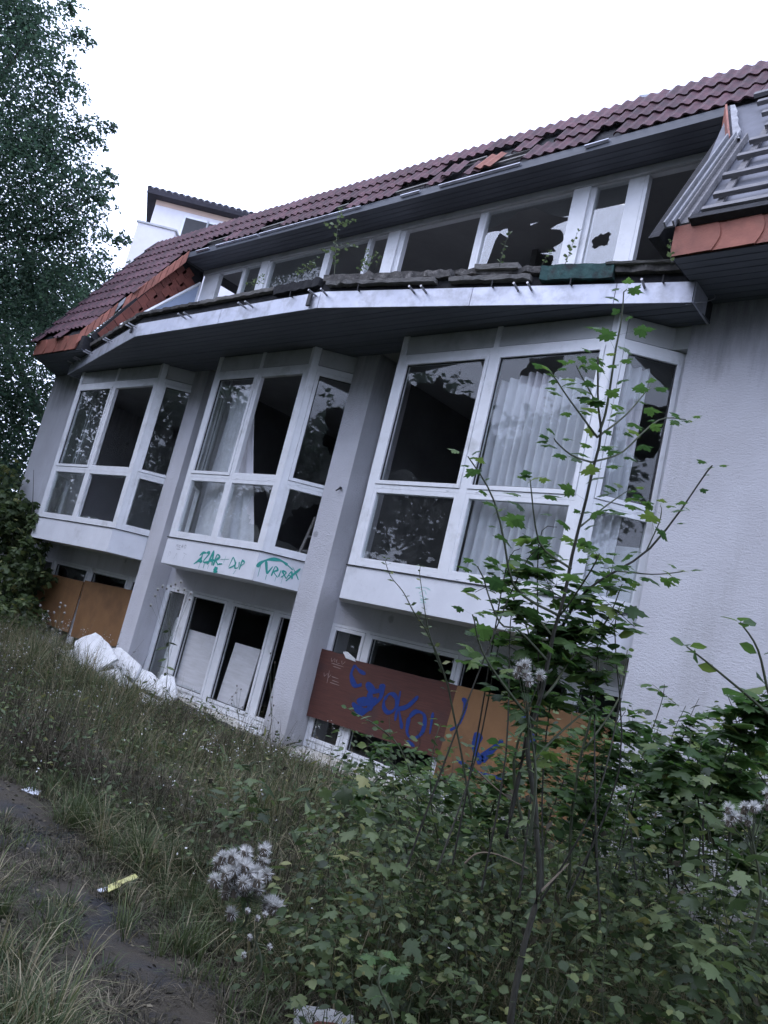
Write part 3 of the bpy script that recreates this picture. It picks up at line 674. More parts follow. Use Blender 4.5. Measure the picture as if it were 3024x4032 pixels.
# dormer eave board and soffit
MB().box((-13.33, 7.13, 6.085), (-3.40, 7.155, 6.19)).build('eave_board', M['soffit'], house)
b = MB(); y = 7.157
while y < 7.60:
    b.box((-13.4, y, 6.088), (-3.36, y + .088, 6.10)); y += .096
tag(b.build('dormer_soffit_boards', M['soffit'], house), kind='stuff')
MB().box((-13.4, 7.16, 6.102), (-3.36, 7.62, 6.12)).build('soffit_core', M['felt_dark'], house)
# main eaves: terracotta fascia tiles and soffits
def fascia_tiles(x0, x1, wid, seed, y=5.905, z0=3.752, z1=4.035):
    r_ = random.Random(seed); x = x0; i = 0
    while x < x1 - .02:
        x2 = min(x + wid, x1); b = MB(); n = 5
        for k in range(n + 1):
            q = k / n; sh = .055 * math.sin(q * math.pi)
            z = z0 + (z1 - z0) * q
            b.v += [(x + sh * (i > 0), y + .0, z), (x2 + sh + .01, y - .012, z), (x + sh * (i > 0), y + .025, z), (x2 + sh + .01, y + .013, z)]
        for k in range(n):
            a, c = 4 * k, 4 * k + 4
            b.f += [(a, a + 1, c + 1, c), (a + 3, a + 2, c + 2, c + 3), (a + 1, a + 3, c + 3, c + 1), (a + 2, a, c, c + 2)]
        b.build('fascia_tile', M['orange'], house); x = x2; i += 1
fascia_tiles(-3.10, 4.4, .345, 1)
fascia_tiles(-15.60, -13.90, .42, 2)
b = MB(); y = 5.93
while y < 6.77: b.box((-3.08, y, 3.742), (4.5, y + .09, 3.752)); b.prism([(-15.58 - (y - 5.93), y), (-13.7, y), (-13.7, y + .09), (-15.58 - (y - 5.93) - .09, y + .09)], 3.742, 3.752); y += .099
tag(b.build('eave_soffit_boards', M['soffit'], house), kind='stuff')
MB().prism([(-3.1, 5.925), (4.5, 5.925), (4.5, 6.9), (-3.1, 6.9)], 3.756, 4.0).build('eave_core', M['felt_dark'], house)
MB().prism([(-15.56, 5.925), (-13.7, 5.925), (-13.7, 6.9), (-16.4, 6.9)], 3.756, 4.0).build('eave_core', M['felt_dark'], house)
# dormer cheeks: sloping terracotta edge tiles with a second course of dark tiles behind
def cheek_edge(side, xa, xb, s1, wid):
    n = int(s1 / wid)
    for i in range(n):
        s_ = .04 + i * wid; f0, f1 = s_ / s1, (s_ + wid) / s1
        x0, x1 = xa + (xb - xa) * f0, xa + (xb - xa) * f1
        gone = rt.random() < .10 and i > 2
        b = MB()
        p = [rp(x0, s_ + .004, .03), rp(x1, s_ + wid + .012, .045), rp(x1, s_ + wid + .012, .045) + Vector((0, -.02, -.26)), rp(x0, s_ + .004, .03) + Vector((0, -.02, -.24))]
        if gone: b.extr([p[0], p[1], p[1].lerp(p[2], .45), p[0].lerp(p[3], .7)], (side * .02, 0, 0)); b.build('torn_felt', M['mortar'], house)
        else: b.extr(p, (side * .022, 0, 0)); b.build('fascia_tile', M['orange'], house)
cheek_edge(1, -13.88, -13.28, 2.50, .165)
# triangular cheek wall with hung tiles (left) and its triangular side window
def cheek_tiles():
    X = -13.52; k = 0
    # tiles between the roof cut and the window slope, rows run parallel to the roof pitch
    for row in range(9):
        for j in range(12):
            d = .10 + row * .14; s_ = j * .205 + (.1 if row % 2 else 0)
            y = RY + UPV.y * s_ + .866 * d; z = RZ + UPV.z * s_ - .5 * d
            if z > 6.0 or z < 4.0 or y > 7.6 or s_ > 2.4: continue
            # below the slope of the side window: leave out
            if z < 4.36 + (y - 6.35) * 1.165 + .07: continue
            b = MB(); e = .004 * ((row + j) % 2)
            Mx = Matrix(((1, 0, 0, X + .012 + e + .004 * row), (0, UPV.y, .866, y), (0, UPV.z, -.5, z), (0, 0, 0, 1)))
            t = MB().box((0, -.095, -.01), (.012, .100, .17)); t.v = [tuple(Mx @ Vector(v)) for v in t.v]; b.add(t.v, t.f)
            b.build('cheek_tile', M['cheek'], house); k += 1
    return k
cheek_tiles()
MB().extr([(-13.53, 5.95, 4.0), (-13.53, 7.16, 6.1), (-13.53, 7.7, 6.1), (-13.53, 7.7, 3.95), (-13.53, 6.0, 3.95)], (-.05, 0, 0)).build('cheek_wall', M['felt_dark'], house)
tri = [(-13.43, 6.35, 4.36), (-13.43, 7.62, 5.84), (-13.43, 7.62, 4.36)]
MB().extr(tri, (-.012, 0, 0)).build('cheek_panel', M['bluepanel'], house, label='triangular blue grey panel in the dormer cheek')
b = MB(); b.tube([tri[0], tri[1]], .028, n=4); b.tube([tri[1], tri[2]], .028, n=4); b.build('cheek_trim', M['pvc'], house)
# right cheek: metal channel down the slope, torn tiles above
def chan(x0, x1, s0, s1, n, w, mat, name):
    b = MB(); p = [rp(x0, s0, n), rp(x1, s1, n)]
    prof = [(-w, .0), (-w, .06), (-w + .015, .06), (-w + .015, .015), (w - .015, .015), (w - .015, .06), (w, .06), (w, .0)]
    for q in p:
        for a, c in prof: b.v.append(tuple(q + Vector((a, 0, 0)) + NRM * c))
    k = len(prof); b.f += [(i, (i + 1) % k, k + (i + 1) % k, k + i) for i in range(k)] + [tuple(range(k))[::-1], tuple(range(k, 2 * k))]
    return b.build(name, M[mat], house)
chan(-3.13, -3.10, -.02, 1.60, .02, .045, 'dull_zinc', 'gutter_channel'); chan(-3.02, -2.99, .03, 1.55, .0, .05, 'batten', 'gutter_channel')
for i in range(6):
    s_ = 1.60 + i * .145; b = MB()
    b.extr([rp(-3.12 - .05 * i, s_, .05), rp(-3.17 - .05 * i, s_ + .15, .05), rp(-3.17 - .05 * i, s_ + .15, .05) + Vector((-.01, .04, -.23)), rp(-3.12 - .05 * i, s_, .05) + Vector((-.01, .04, -.23))], (-.02, 0, 0))
    b.build('fascia_tile', M['orange'], house)
strip_ = MB()
for i in range(10):
    s_ = 1.5 + i * .10; w_ = .03 + .02 * noise.noise(Vector((i * 1.7, 0, 0)))
    x = -3.06 - .034 * i; strip_.v += [tuple(rp(x, s_, .055)), tuple(rp(x + w_ * 2, s_, .05)), tuple(rp(x, s_, .02)), tuple(rp(x + w_ * 2, s_, .02))]
for i in range(9): a, c = 4 * i, 4 * i + 4; strip_.f += [(a, a + 1, c + 1, c), (a + 2, c + 2, c + 3, a + 3), (a, c, c + 2, a + 2), (a + 1, a + 3, c + 3, c + 1)]
strip_.build('torn_felt', M['mortar'], house)
MB().extr([(-3.36, 5.95, 4.0), (-3.36, 7.16, 6.1), (-3.36, 7.75, 6.1), (-3.36, 7.75, 3.95)], (.1, 0, 0)).build('cheek_wall', M['felt_dark'], house)
# battens of the stripped right slope
for i, (x0, s_) in enumerate([(-2.89, .10), (-2.87, .34), (-2.90, .68), (-2.88, 1.02), (-2.86, 1.32), (-2.80, 1.59), (-2.92, 1.91), (-3.05, 2.22), (-3.15, 2.46)]):
    strip(x0, 4.4, s_ + rt.uniform(-.008, .008), s_ + rt.uniform(-.02, .03), 'batten', 'batten', .035, .078, .055)
for x in (-2.84, -2.1, -1.3): strip(x, x + .06, .02, .02, 'batten', 'counter_batten', .0, .02, 2.4)
strip(-2.95, 4.4, -.02, -.02, 'felt_dark', 'eave_batten', .0, .07, .07)

# ------------------------------------------------------------------ lettering on render and boards: strokes laid 2 mm proud
def stroke_mesh(strokes, Mx, v=.002, wid=.012):
    b = MB()
    for st in strokes:
        w = wid
        if isinstance(st, tuple) and isinstance(st[0], float): w, st = st
        pts = [Vector((p.x, p.y)) for p in smooth_pts([(p[0], p[1], 0) for p in st], 5)]; n = len(pts); A = []
        for i, p in enumerate(pts):
            t = (pts[min(i + 1, n - 1)] - pts[max(i - 1, 0)]); t = t.normalized() if t.length > 1e-6 else Vector((1, 0))
            nn = Vector((-t.y, t.x)); ww = w * (.8 + .3 * math.sin(i * .5 + p[0] * 9)) * (1 if 0 < i < n - 1 else .5)
            A.append((p + nn * ww, p - nn * ww))
        for i in range(n - 1):
            q = [A[i][0], A[i + 1][0], A[i + 1][1], A[i][1]]
            b.add([Mx @ Vector((k.x, v, k.y)) for k in q], [(0, 1, 2, 3)]); v += .00002
    return b
AP = [a.children for a in ()]
def graffiti(name, strokes, O, ang, mat, wid, parent=house, v=.002):
    return stroke_mesh(strokes, frame_of(O, ang), v, wid).build(name, M[mat], parent)
s = lambda *p: [(p[i], p[i + 1]) for i in range(0, len(p), 2)]
AO = (0, YF - .0155, 0)
graffiti('graffiti', [ # AZAR E
    s(-9.34,.475,-9.27,.52,-9.20,.585), s(-9.27,.52,-9.16,.53), s(-9.26,.60,-9.20,.645,-9.12,.65), s(-9.20,.645,-9.20,.50),
    s(-9.12,.655,-9.05,.655,-9.14,.53,-9.03,.535), s(-9.03,.50,-8.975,.70), s(-8.975,.70,-8.93,.50), s(-9.02,.56,-8.90,.575),
    s(-8.90,.50,-8.88,.65,-8.81,.625,-8.87,.575,-8.79,.52), s(-8.79,.535,-8.72,.545), s(-8.86,.48,-8.79,.485), s(-8.87,.45,-8.79,.47,-8.85,.43,-8.77,.435),
    (.004, s(-8.70,.55,-8.68,.66)), (.004, s(-8.78,.60,-8.60,.62)), (.005, s(-9.1,.53,-9.10,.44)), (.004, s(-9.2,.50,-9.2,.43)), (.003, s(-9.0,.5,-9.0,.44))], AO, 0, 'teal', .017)
graffiti('graffiti', [s(-8.57,.515,-8.53,.66), s(-8.53,.66,-8.45,.57,-8.56,.505), s(-8.44,.60,-8.44,.525,-8.37,.54,-8.38,.61), s(-8.33,.645,-8.34,.51), s(-8.34,.64,-8.27,.61,-8.35,.55), (.003, s(-8.40,.50,-8.44,.44))], AO, 0, 'teal', .011)
CO = (-8.03 + .0015, YF - .0135, 0)                       # the canted apron of the middle bay, u from its corner
graffiti('graffiti', [(.022, s(.01,.585,.05,.655,.14,.715,.27,.735,.37,.70)), (.012, s(.37,.70,.45,.655)),
    (.016, s(.10,.69,.15,.53)), s(.15,.53,.20,.64), s(.21,.52,.23,.645,.27,.61,.23,.575,.29,.52), s(.30,.53,.31,.62), s(.33,.53,.38,.60,.33,.61,.40,.53), s(.40,.54,.44,.63,.47,.54), s(.41,.575,.47,.58),
    (.014, s(.40,.50,.47,.60,.54,.695)), (.007, s(.44,.69,.50,.62,.55,.55)), (.003, s(.05,.62,.05,.47)), (.003, s(.15,.52,.15,.45)), (.003, s(.27,.52,.27,.46)), (.003, s(.35,.55,.35,.45))], CO, math.radians(45), 'teal', .011)
graffiti('graffiti', [s(-9.87,.655,-9.85,.70,-9.82,.66,-9.81,.71), s(-9.78,.705,-9.79,.665,-9.75,.665), s(-9.79,.687,-9.76,.69), s(-9.73,.665,-9.72,.705,-9.69,.69,-9.72,.683,-9.69,.665), s(-9.66,.67,-9.63,.67,-9.63,.705,-9.66,.705,-9.66,.67), s(-9.84,.635,-9.74,.64)], AO, 0, 'pencil', .0035)
graffiti('graffiti', [s(-10.0,.48,-9.99,.58,-9.94,.56,-9.98,.52), s(-9.84,.48,-9.80,.58,-9.77,.48), s(-9.62,.50,-9.60,.58), s(-9.65,.60,-9.55,.58)], AO, 0, 'pencil', .002)
graffiti('graffiti', [s(-5.42,.66,-5.30,.68,-5.22,.66), s(-5.36,.61,-5.30,.65,-5.26,.61), s(-5.34,.59,-5.24,.57,-5.32,.55,-5.24,.53,-5.32,.52)], AO, 0, 'palegreen', .006)

# ------------------------------------------------------------------ curtains
def curtain(label, pts, z0, z1, folds, amp, fray=0, seed=0, gather=1.0):
    """pts: plan polyline; z1 top, z0 bottom; gather < 1 pulls the top together to the left"""
    L = [0]
    for a, b_ in zip(pts, pts[1:]): L.append(L[-1] + (Vector(a) - Vector(b_)).length)
    n = folds * 6; rows = 10; b = MB(); r_ = random.Random(seed); phs = [r_.uniform(.7, 1.3) for _ in range(folds + 1)]
    for j in range(rows + 1):
        q = j / rows; z = z0 + (z1 - z0) * q
        for i in range(n + 1):
            t = i / n; tt = t * (1 - (1 - gather) * q)
            d = tt * L[-1]; k = 0
            while k < len(L) - 2 and d > L[k + 1]: k += 1
            f = (d - L[k]) / (L[k + 1] - L[k]); P_ = Vector(pts[k]).lerp(Vector(pts[k + 1]), f)
            tg = (Vector(pts[k + 1]) - Vector(pts[k])).normalized(); nn = Vector((-tg.y, tg.x))
            w = amp * math.sin(2 * math.pi * t * folds + .6 * math.sin(t * 9 + seed)) * phs[int(t * folds)] + .01 * math.sin(z * 3 + i)
            P_ = P_ + nn * w
            zz = z + (.03 * math.sin(i * .9 + seed) + .02 * math.sin(i * 2.3) if j == 0 else 0) * (1 + fray)
            if j == rows and fray: zz -= .12 * abs(math.sin(t * 3.5 + seed))
            b.v.append((P_.x, P_.y, zz))
    w = n + 1
    b.f = [(j * w + i, j * w + i + 1, (j + 1) * w + i + 1, (j + 1) * w + i) for j in range(rows) for i in range(n)]
    o = b.build('curtain', M['curtain'], None, smooth=True); tag(o, label, 'curtain', 'curtains in the bay windows'); return o
curtain('wide pleated white curtain behind the right hand pane of the right bay', [(-5.13, 6.62), (-4.35, 6.62), (-3.84, 6.60)], .80, 3.10, 13, .052, fray=.6, seed=2)
curtain('narrow pleated white curtain behind the slanted side window of the right bay', [(-3.80, 6.55), (-3.62, 6.72), (-3.53, 6.80)], .80, 3.12, 4, .04, seed=5)
curtain('thin voile curtain behind the left hand pane of the middle bay', [(-10.05, 6.75), (-9.62, 6.62), (-9.40, 6.60)], .80, 3.08, 5, .03, seed=4)
curtain('loose torn curtain swept across the centre of the middle bay', [(-9.50, 6.58), (-8.95, 6.60), (-8.45, 6.62)], .80, 3.0, 5, .025, fray=.5, seed=9, gather=.18)
# furniture glimpsed in the rooms
lad = empty('ladder', (-7.80, 7.3, .8), 'pale wooden ladder leaning inside behind the side window of the middle bay', 'ladder')
b = MB().tube([(-7.98, 6.95, .78), (-7.93, 7.05, 1.42)], .022, n=4); b.build('rail', M['board_grey'], lad)
b = MB().tube([(-7.72, 7.2, .78), (-7.66, 7.3, 1.55)], .022, n=4); b.build('rail', M['board_grey'], lad)
for k in range(3): MB().tube([(-7.97 + .02 * k, 6.97 + .03 * k, .95 + k * .2), (-7.71 + .02 * k, 7.22 + .03 * k, .97 + k * .2)], .014, n=4).build('rung', M['board_grey'], lad)
o = MB().box((-3.60, 6.93, .80), (-3.28, 6.955, 1.42)).build('panel', M['whiteboard']); tag(o, 'white panel standing inside behind the lower side window of the right bay', 'panel')

# ------------------------------------------------------------------ boards over the ground floor windows
def board(label, cat, pts, y, mat, th=.018, name='plywood_board', rag=0, seed=0, group=None):
    """pts: corners (x, z) on the board plane at depth y"""
    b = MB(); P_ = []
    for i, (x, z) in enumerate(pts):
        x2, z2 = pts[(i + 1) % len(pts)]; n = 10 if rag else 1
        for k in range(n):
            q = k / n; px, pz = x + (x2 - x) * q, z + (z2 - z) * q
            if rag: px += rag * noise.noise(Vector((px * 9, pz * 9, seed))); pz += rag * noise.noise(Vector((px * 9, pz * 9, seed + 7)))
            P_.append((px, y, pz))
    b.extr(P_, (0, th, 0)); o = b.build(name, M[mat]); return tag(o, label, cat, group)
b1 = board('orange plywood board with scorched patch, left one over the leftmost ground floor window', 'board', [(-15.28, -.15), (-13.36, -.13), (-13.38, -1.04), (-15.25, -.98)], 7.045, 'osb', rag=.008, seed=1, group='boards over the ground floor windows')
b2 = board('clean orange plywood board beside the left pier over the leftmost ground floor window', 'board', [(-13.30, -.10), (-11.70, -.07), (-11.68, -.98), (-13.22, -1.08)], 7.03, 'osb', rag=.008, seed=2, group='boards over the ground floor windows')
b3 = board('dark red brown board with blue spray lettering under the right bay', 'board', [(-7.20, -.195), (-6.72, -.20), (-6.66, -.225), (-5.10, -.205), (-5.05, -.96), (-7.18, -1.0)], 7.03, 'redboard', rag=.010, seed=3, group='boards over the ground floor windows')
b4 = board('ochre plywood board with blue spray marks right of the red brown board', 'board', [(-5.09, -.20), (-3.22, -.15), (-3.215, -1.36), (-5.14, -1.14)], 7.005, 'osb', rag=.010, seed=4, group='boards over the ground floor windows')
b5 = board('full width white stained plywood behind the left middle pane of the centre window', 'board', [(-10.17, -.42), (-9.33, -.42), (-9.33, -1.26), (-10.17, -1.26)], 7.19, 'whiteboard', seed=5)
b6 = board('narrower white stained plywood leaning behind the right middle pane of the centre window', 'board', [(-9.06, -.42), (-8.50, -.42), (-8.56, -1.28), (-9.14, -1.28)], 7.20, 'whiteboard', seed=6)
b7 = board('narrow weathered wooden slat standing behind the leftmost pane of the centre window', 'slat', [(-10.62, -.30), (-10.46, -.30), (-10.52, -1.28), (-10.68, -1.28)], 7.22, 'whiteboard', seed=7, name='slat')
o = MB().extr([(-6.83, 7.02, -.17), (-6.78, 7.02, -.155), (-6.62, 7.02, -.215), (-6.60, 7.02, -.24), (-6.76, 7.02, -.23)], (0, .03, 0)).build('foam_scrap', M['foam']); tag(o, 'white foam scrap wedged over the top edge of the red brown board', 'foam')
BO = (0, 7.029, 0)
blue_red = [
    (.035, s(-6.60,-.28,-6.62,-.40,-6.52,-.50,-6.42,-.47)), (.022, s(-6.60,-.28,-6.50,-.33,-6.40,-.345)),
    (.045, s(-6.36,-.44,-6.22,-.50,-6.12,-.47)), (.05, s(-6.44,-.66,-6.30,-.64,-6.15,-.58)), (.045, s(-6.12,-.40,-6.10,-.55,-6.20,-.66)), (.05, s(-6.50,-.70,-6.34,-.76,-6.22,-.70)), (.045, s(-6.28,-.52,-6.20,-.72)),
    (.026, s(-6.04,-.56,-5.98,-.48,-5.88,-.50,-5.86,-.62,-5.94,-.68,-6.02,-.64,-6.04,-.56)),
    (.026, s(-5.84,-.42,-5.82,-.74)), (.024, s(-5.58,-.42,-5.70,-.56,-5.84,-.62)), (.024, s(-5.80,-.62,-5.70,-.80)),
    (.026, s(-5.64,-.66,-5.56,-.58,-5.44,-.60,-5.42,-.76,-5.52,-.86,-5.62,-.82,-5.64,-.66)), (.022, s(-5.34,-.54,-5.32,-.76)), (.018, s(-5.60,-.90,-5.48,-.93))]
def adopt(o, par): o.parent = par; return o
for st in blue_red: adopt(graffiti('paint_stroke', [st], BO, 0, 'blue', .03, parent=None), b3)
adopt(graffiti('scratched_writing', [s(-7.0,-.27,-6.98,-.31,-6.94,-.27,-6.93,-.31), s(-6.90,-.27,-6.90,-.31,-6.84,-.31), s(-6.82,-.27,-6.80,-.31,-6.76,-.27), s(-6.98,-.33,-6.76,-.335), s(-6.94,-.36,-6.80,-.365), s(-7.06,-.46,-7.04,-.50,-7.0,-.46,-6.97,-.50,-6.94,-.46), s(-6.92,-.48,-6.80,-.485), s(-6.90,-.52,-6.78,-.525), s(-6.93,-.55,-6.76,-.555), s(-6.98,-.42,-6.97,-.57)], BO, 0, 'scratch', .004, parent=None), b3)
for st in [(.026, s(-5.0,-.32,-4.94,-.36,-4.96,-.56,-5.06,-.66)), (.055, s(-4.70,-.60,-4.72,-.76,-4.60,-.86)), (.05, s(-4.42,-.60,-4.52,-.72,-4.62,-.84)), (.03, s(-4.36,-.36,-4.24,-.34,-4.12,-.42)), (.04, s(-4.10,-.46,-4.16,-.60)), (.016, s(-4.9,-.92,-4.6,-.96,-4.3,-.94))]: adopt(graffiti('paint_stroke', [st], (0, 7.004, 0), 0, 'blue', .03, parent=None), b4)

# ------------------------------------------------------------------ the taller block behind, its corner showing over the roof
tow = empty('tower_block', (-28, 14, -1.6), 'pale upper storey of a taller block with dark eaves rising behind the tiled roof', 'building')
TK = 30.0
tc_ = at(583, 740, TK); tdir = Vector((S2, S2, 0)); tin = Vector((-S2, S2, 0))
def tp(a, d, z): return tc_ + tdir * a + tin * d + Vector((0, 0, z))
W0, W1 = .32, 9.0; din = .34
zt = -.17
def tbox(a0, a1, d0, d1, z0, z1, mat, name, par=tow):
    b = MB(); b.add([tp(a, d, z) for z in (z0, z1) for a, d in ((a0, d0), (a1, d0), (a1, d1), (a0, d1))], [(0,3,2,1),(4,5,6,7),(0,1,5,4),(1,2,6,5),(2,3,7,6),(3,0,4,7)])
    return child(b.build(name, M[mat], None), par)
tbox(W0, W1, din, din + 6, -15.5, zt - .22, 'tower_wall', 'wall')
tbox(W0 - .01, W1, din - .01, din + 6, zt - .22, zt, 'cream', 'wall_band')
e0 = tp(0, 0, 0); eb = at(577, 913, TK * 1.09)
dv = eb - e0
b = MB(); v0 = [e0, e0 + tdir * 10, e0 + tdir * 10 + dv * 3, e0 + dv * 3]
rf = MB(); rf.extr([e0, e0 + tdir * 10, e0 + tdir * 10 + tin * 5 + Vector((0, 0, 2.2)), e0 + tin * 5 + Vector((0, 0, -.6))], (0, 0, -.16)); trf = child(rf.build('roof', M['slate'], None), tow)
child(MB().extr([e0 - Vector((0, 0, .02)), e0 + tdir * 10 - Vector((0, 0, .02)), e0 + tdir * 10 + tin * .5 - Vector((0, 0, .02)), e0 + tin * .5 - Vector((0, 0, .02))], (0, 0, -.14)).build('eave', M['slate'], None), tow)
child(MB().extr([e0, e0 + dv * 2.2, e0 + dv * 2.2 + tdir * .3, e0 + tdir * .3], (0, 0, -.10)).build('verge', M['slate'], None), tow)
for i in range(40):
    c = e0 + tdir * (i * .24 + .05) + Vector((0, 0, .03)); d = Vector((.1, .1, .05 + .02 * (i % 3)))
    child(MB().tube([c, c + tin * .8 + Vector((0, 0, .3))], .09, .09, n=5).build('ridge_tile', M['slate'], None), tow)
wt = on_y(1, 1, 1)
def twin(px0, py0, px1, py1):
    pass
wz1, wz0 = -.62, -1.75
for (a0, a1) in ((1.55, 2.35), (2.42, 3.2)):
    f = tbox(a0 - .08, a1 + .08, din - .03, din + .02, wz0 - .08, wz1 + .08, 'pvc', 'window')
    child(tbox(a0, a1, din - .045, din - .031, wz0, wz1, 'slate', 'pane', None) if False else (lambda b: (b.add([tp(a, d, z) for z in (wz0, wz1) for a, d in ((a0, din - .045), (a1, din - .045), (a1, din - .031), (a0, din - .031))], [(0,3,2,1),(4,5,6,7),(0,1,5,4),(1,2,6,5),(2,3,7,6),(3,0,4,7)]), b.build('pane', M['dark_metal'], None))[1])(MB()), f)
tbox(W0 - .2, 1.5, din - .6, din - .02, -4.5, -1.5, 'tower_wall', 'parapet'); tbox(W0 - .25, 1.55, din - .65, din - .02, -1.498, -1.43, 'panel', 'parapet_cap')

# ------------------------------------------------------------------ leaves
def star_leaf():
    """five lobed maple leaf of unit length, stalk end at the origin"""
    half = [(0, 0), (.10, -.06), (.30, -.02), (.26, .14), (.50, .16), (.44, .30), (.60, .42), (.40, .44), (.36, .54), (.20, .50), (.22, .72), (.10, .78), (0, 1.0)]
    pts = half + [(-x, y) for x, y in half[-2:0:-1]]
    V = [(0, .32, .03)] + [(x * .92, y, -.30 * abs(x) ** 1.3 - .28 * max(0, y - .4) + .02 * math.sin(9 * x + 5 * y)) for x, y in pts]
    n = len(pts); T = [(0, 1 + i, 1 + (i + 1) % n) for i in range(n)]
    return np.array(V), np.array(T)
def oval_leaf(w=.34, k=4):
    V = []; T = []
    ys = np.linspace(0, 1, k); 
    for i, y in enumerate(ys):
        hw = w * math.sin(math.pi * min(1, y * .92 + .04)) ** .8 if 0 < i < k - 1 else .01
        V += [(-hw, y, .10 * hw - .12 * y * y), (0, y, -.12 * y * y - .02), (hw, y, .10 * hw - .12 * y * y)]
    for i in range(k - 1):
        a, c = 3 * i, 3 * i + 3
        T += [(a, a + 1, c + 1), (a, c + 1, c), (a + 1, a + 2, c + 2), (a + 1, c + 2, c + 1)]
    return np.array(V), np.array(T)
STAR, OVAL, OVAL3 = star_leaf(), oval_leaf(), oval_leaf(.30, 3)
def basis(dirs, tilt):
    """frames for leaves: dirs (n,3) pointing along the blade, normals near up with random tilt"""
    n = len(dirs); Y = dirs / np.linalg.norm(dirs, axis=1)[:, None]
    up = np.tile([0, 0, 1.0], (n, 1)) + rng.normal(0, tilt, (n, 3))
    X = np.cross(Y, up); X /= np.linalg.norm(X, axis=1)[:, None] + 1e-9
    return X, Y, np.cross(X, Y)
def cloud(name, P, D, size, tmpl, mat, tilt=.35, parent=None, tone=None):
    V, T = tmpl; n = len(P); X, Y, Z = basis(D, tilt); size = np.asarray(size).reshape(-1, 1, 1) * np.ones((n, 1, 1))
    W_ = P[:, None, :] + size * (V[None, :, 0:1] * X[:, None, :] + V[None, :, 1:2] * Y[:, None, :] + V[None, :, 2:3] * Z[:, None, :])
    F_ = (T[None] + (np.arange(n) * len(V))[:, None, None]).reshape(-1, 3)
    tn = rng.random(n) if tone is None else tone
    return big_mesh(name, W_.reshape(-1, 3), F_, mat, parent, np.repeat(tn, len(V)))
def rdir(n, flat=.4):
    a = rng.uniform(0, 2 * np.pi, n); return np.stack([np.cos(a), np.sin(a), rng.normal(0, flat, n) - .15], 1)

# ---- single leaves as parts
def leaf_part_mesh(tmpl, stalk, name):
    V, T = tmpl; b = MB(); b.add([(x, y + stalk, z) for x, y, z in V], [tuple(t) for t in T])
    n = len(b.v); b.v += [(-.006, 0, 0), (.006, 0, 0), (.006, stalk + .05, .0), (-.006, stalk + .05, .0)]; b.f.append((n, n + 1, n + 2, n + 3))
    return b.mesh(name)
LM = leaf_part_mesh(STAR, .75, 'leaf'); LM.materials.append(M['leaf'])
LO = leaf_part_mesh(OVAL, .18, 'leaf'); LO.materials.append(M['leaf'])
LB = leaf_part_mesh(oval_leaf(.42, 4), .12, 'leaf'); LB.materials.append(M['leaf_roof'])
LD = leaf_part_mesh(oval_leaf(.28, 3), .10, 'leaf'); LD.materials.append(M['leaf_bush'])
def put_leaf(par, p, d, size, me, rl, tilt=.35):
    Y = Vector(d).normalized(); up = Vector((rl.gauss(0, tilt), rl.gauss(0, tilt), 1)); X = Y.cross(up).normalized(); Z = X.cross(Y)
    o = bpy.data.objects.new('leaf', me); COL.objects.link(o); o.parent = par
    Mt = Matrix((X * size, Y * size, Z * size)).transposed().to_4x4(); Mt.translation = Vector(p) - Vector(par.location); o.matrix_basis = Mt
    return o
def polyl(pts, step):
    out = []; pts = [Vector(p) for p in pts]; carry = 0
    for a, c in zip(pts, pts[1:]):
        L = (c - a).length; d = carry
        while d < L: out.append((a.lerp(c, d / L), (c - a).normalized())); d += step
        carry = d - L
    return out
def sapling(name, label, cat, stems, leafme, size, step, seed, group=None, mat='stem', start=0.0, spread=1.0, tilt=.35):
    """stems: (points, r0, r1, first leaf fraction); leaves in opposite pairs, each a part"""
    rl = random.Random(seed); base = Vector(stems[0][0][0]); root = empty(name, base, label, cat, group); cnt = 0
    for k, (pts, r0, r1, st) in enumerate(stems):
        P_ = smooth_pts(pts, 4, .012, seed); b = MB().tube(P_, r0, r1, n=6); b.build('trunk' if k == 0 else 'branch', M['bark' if r0 > .008 else mat], root, smooth=True)
        nodes = polyl(P_, step); n = len(nodes)
        for i, (p, t) in enumerate(nodes):
            q = i / max(1, n - 1)
            if q < st: continue
            a = (i % 2) * math.pi / 2 + rl.uniform(-.5, .5); h = Vector((math.cos(a), math.sin(a), 0))
            for sg in (1, -1):
                if rl.random() < .12 or cnt > 285: continue
                d = (h * sg * spread + t * .45 + Vector((0, 0, rl.uniform(-.25, .15)))).normalized()
                sz = size * rl.uniform(.5, 1.3) * (1 - .35 * (q ** 2)); put_leaf(root, p, d, sz, leafme, rl, tilt); cnt += 1
        # end bud leaves
        for a in (0, 2.1, 4.2): put_leaf(root, P_[-1], (math.cos(a + k), math.sin(a + k), .25), size * .55, leafme, rl, tilt); cnt += 1
    return cnt
T3 = 2.75
def cl_(t, *q): return [(at(x, y, t), r) for x, y, r in q]
A_ = lambda t, *p: [at(p[i], p[i + 1], t) for i in range(0, len(p), 2)]
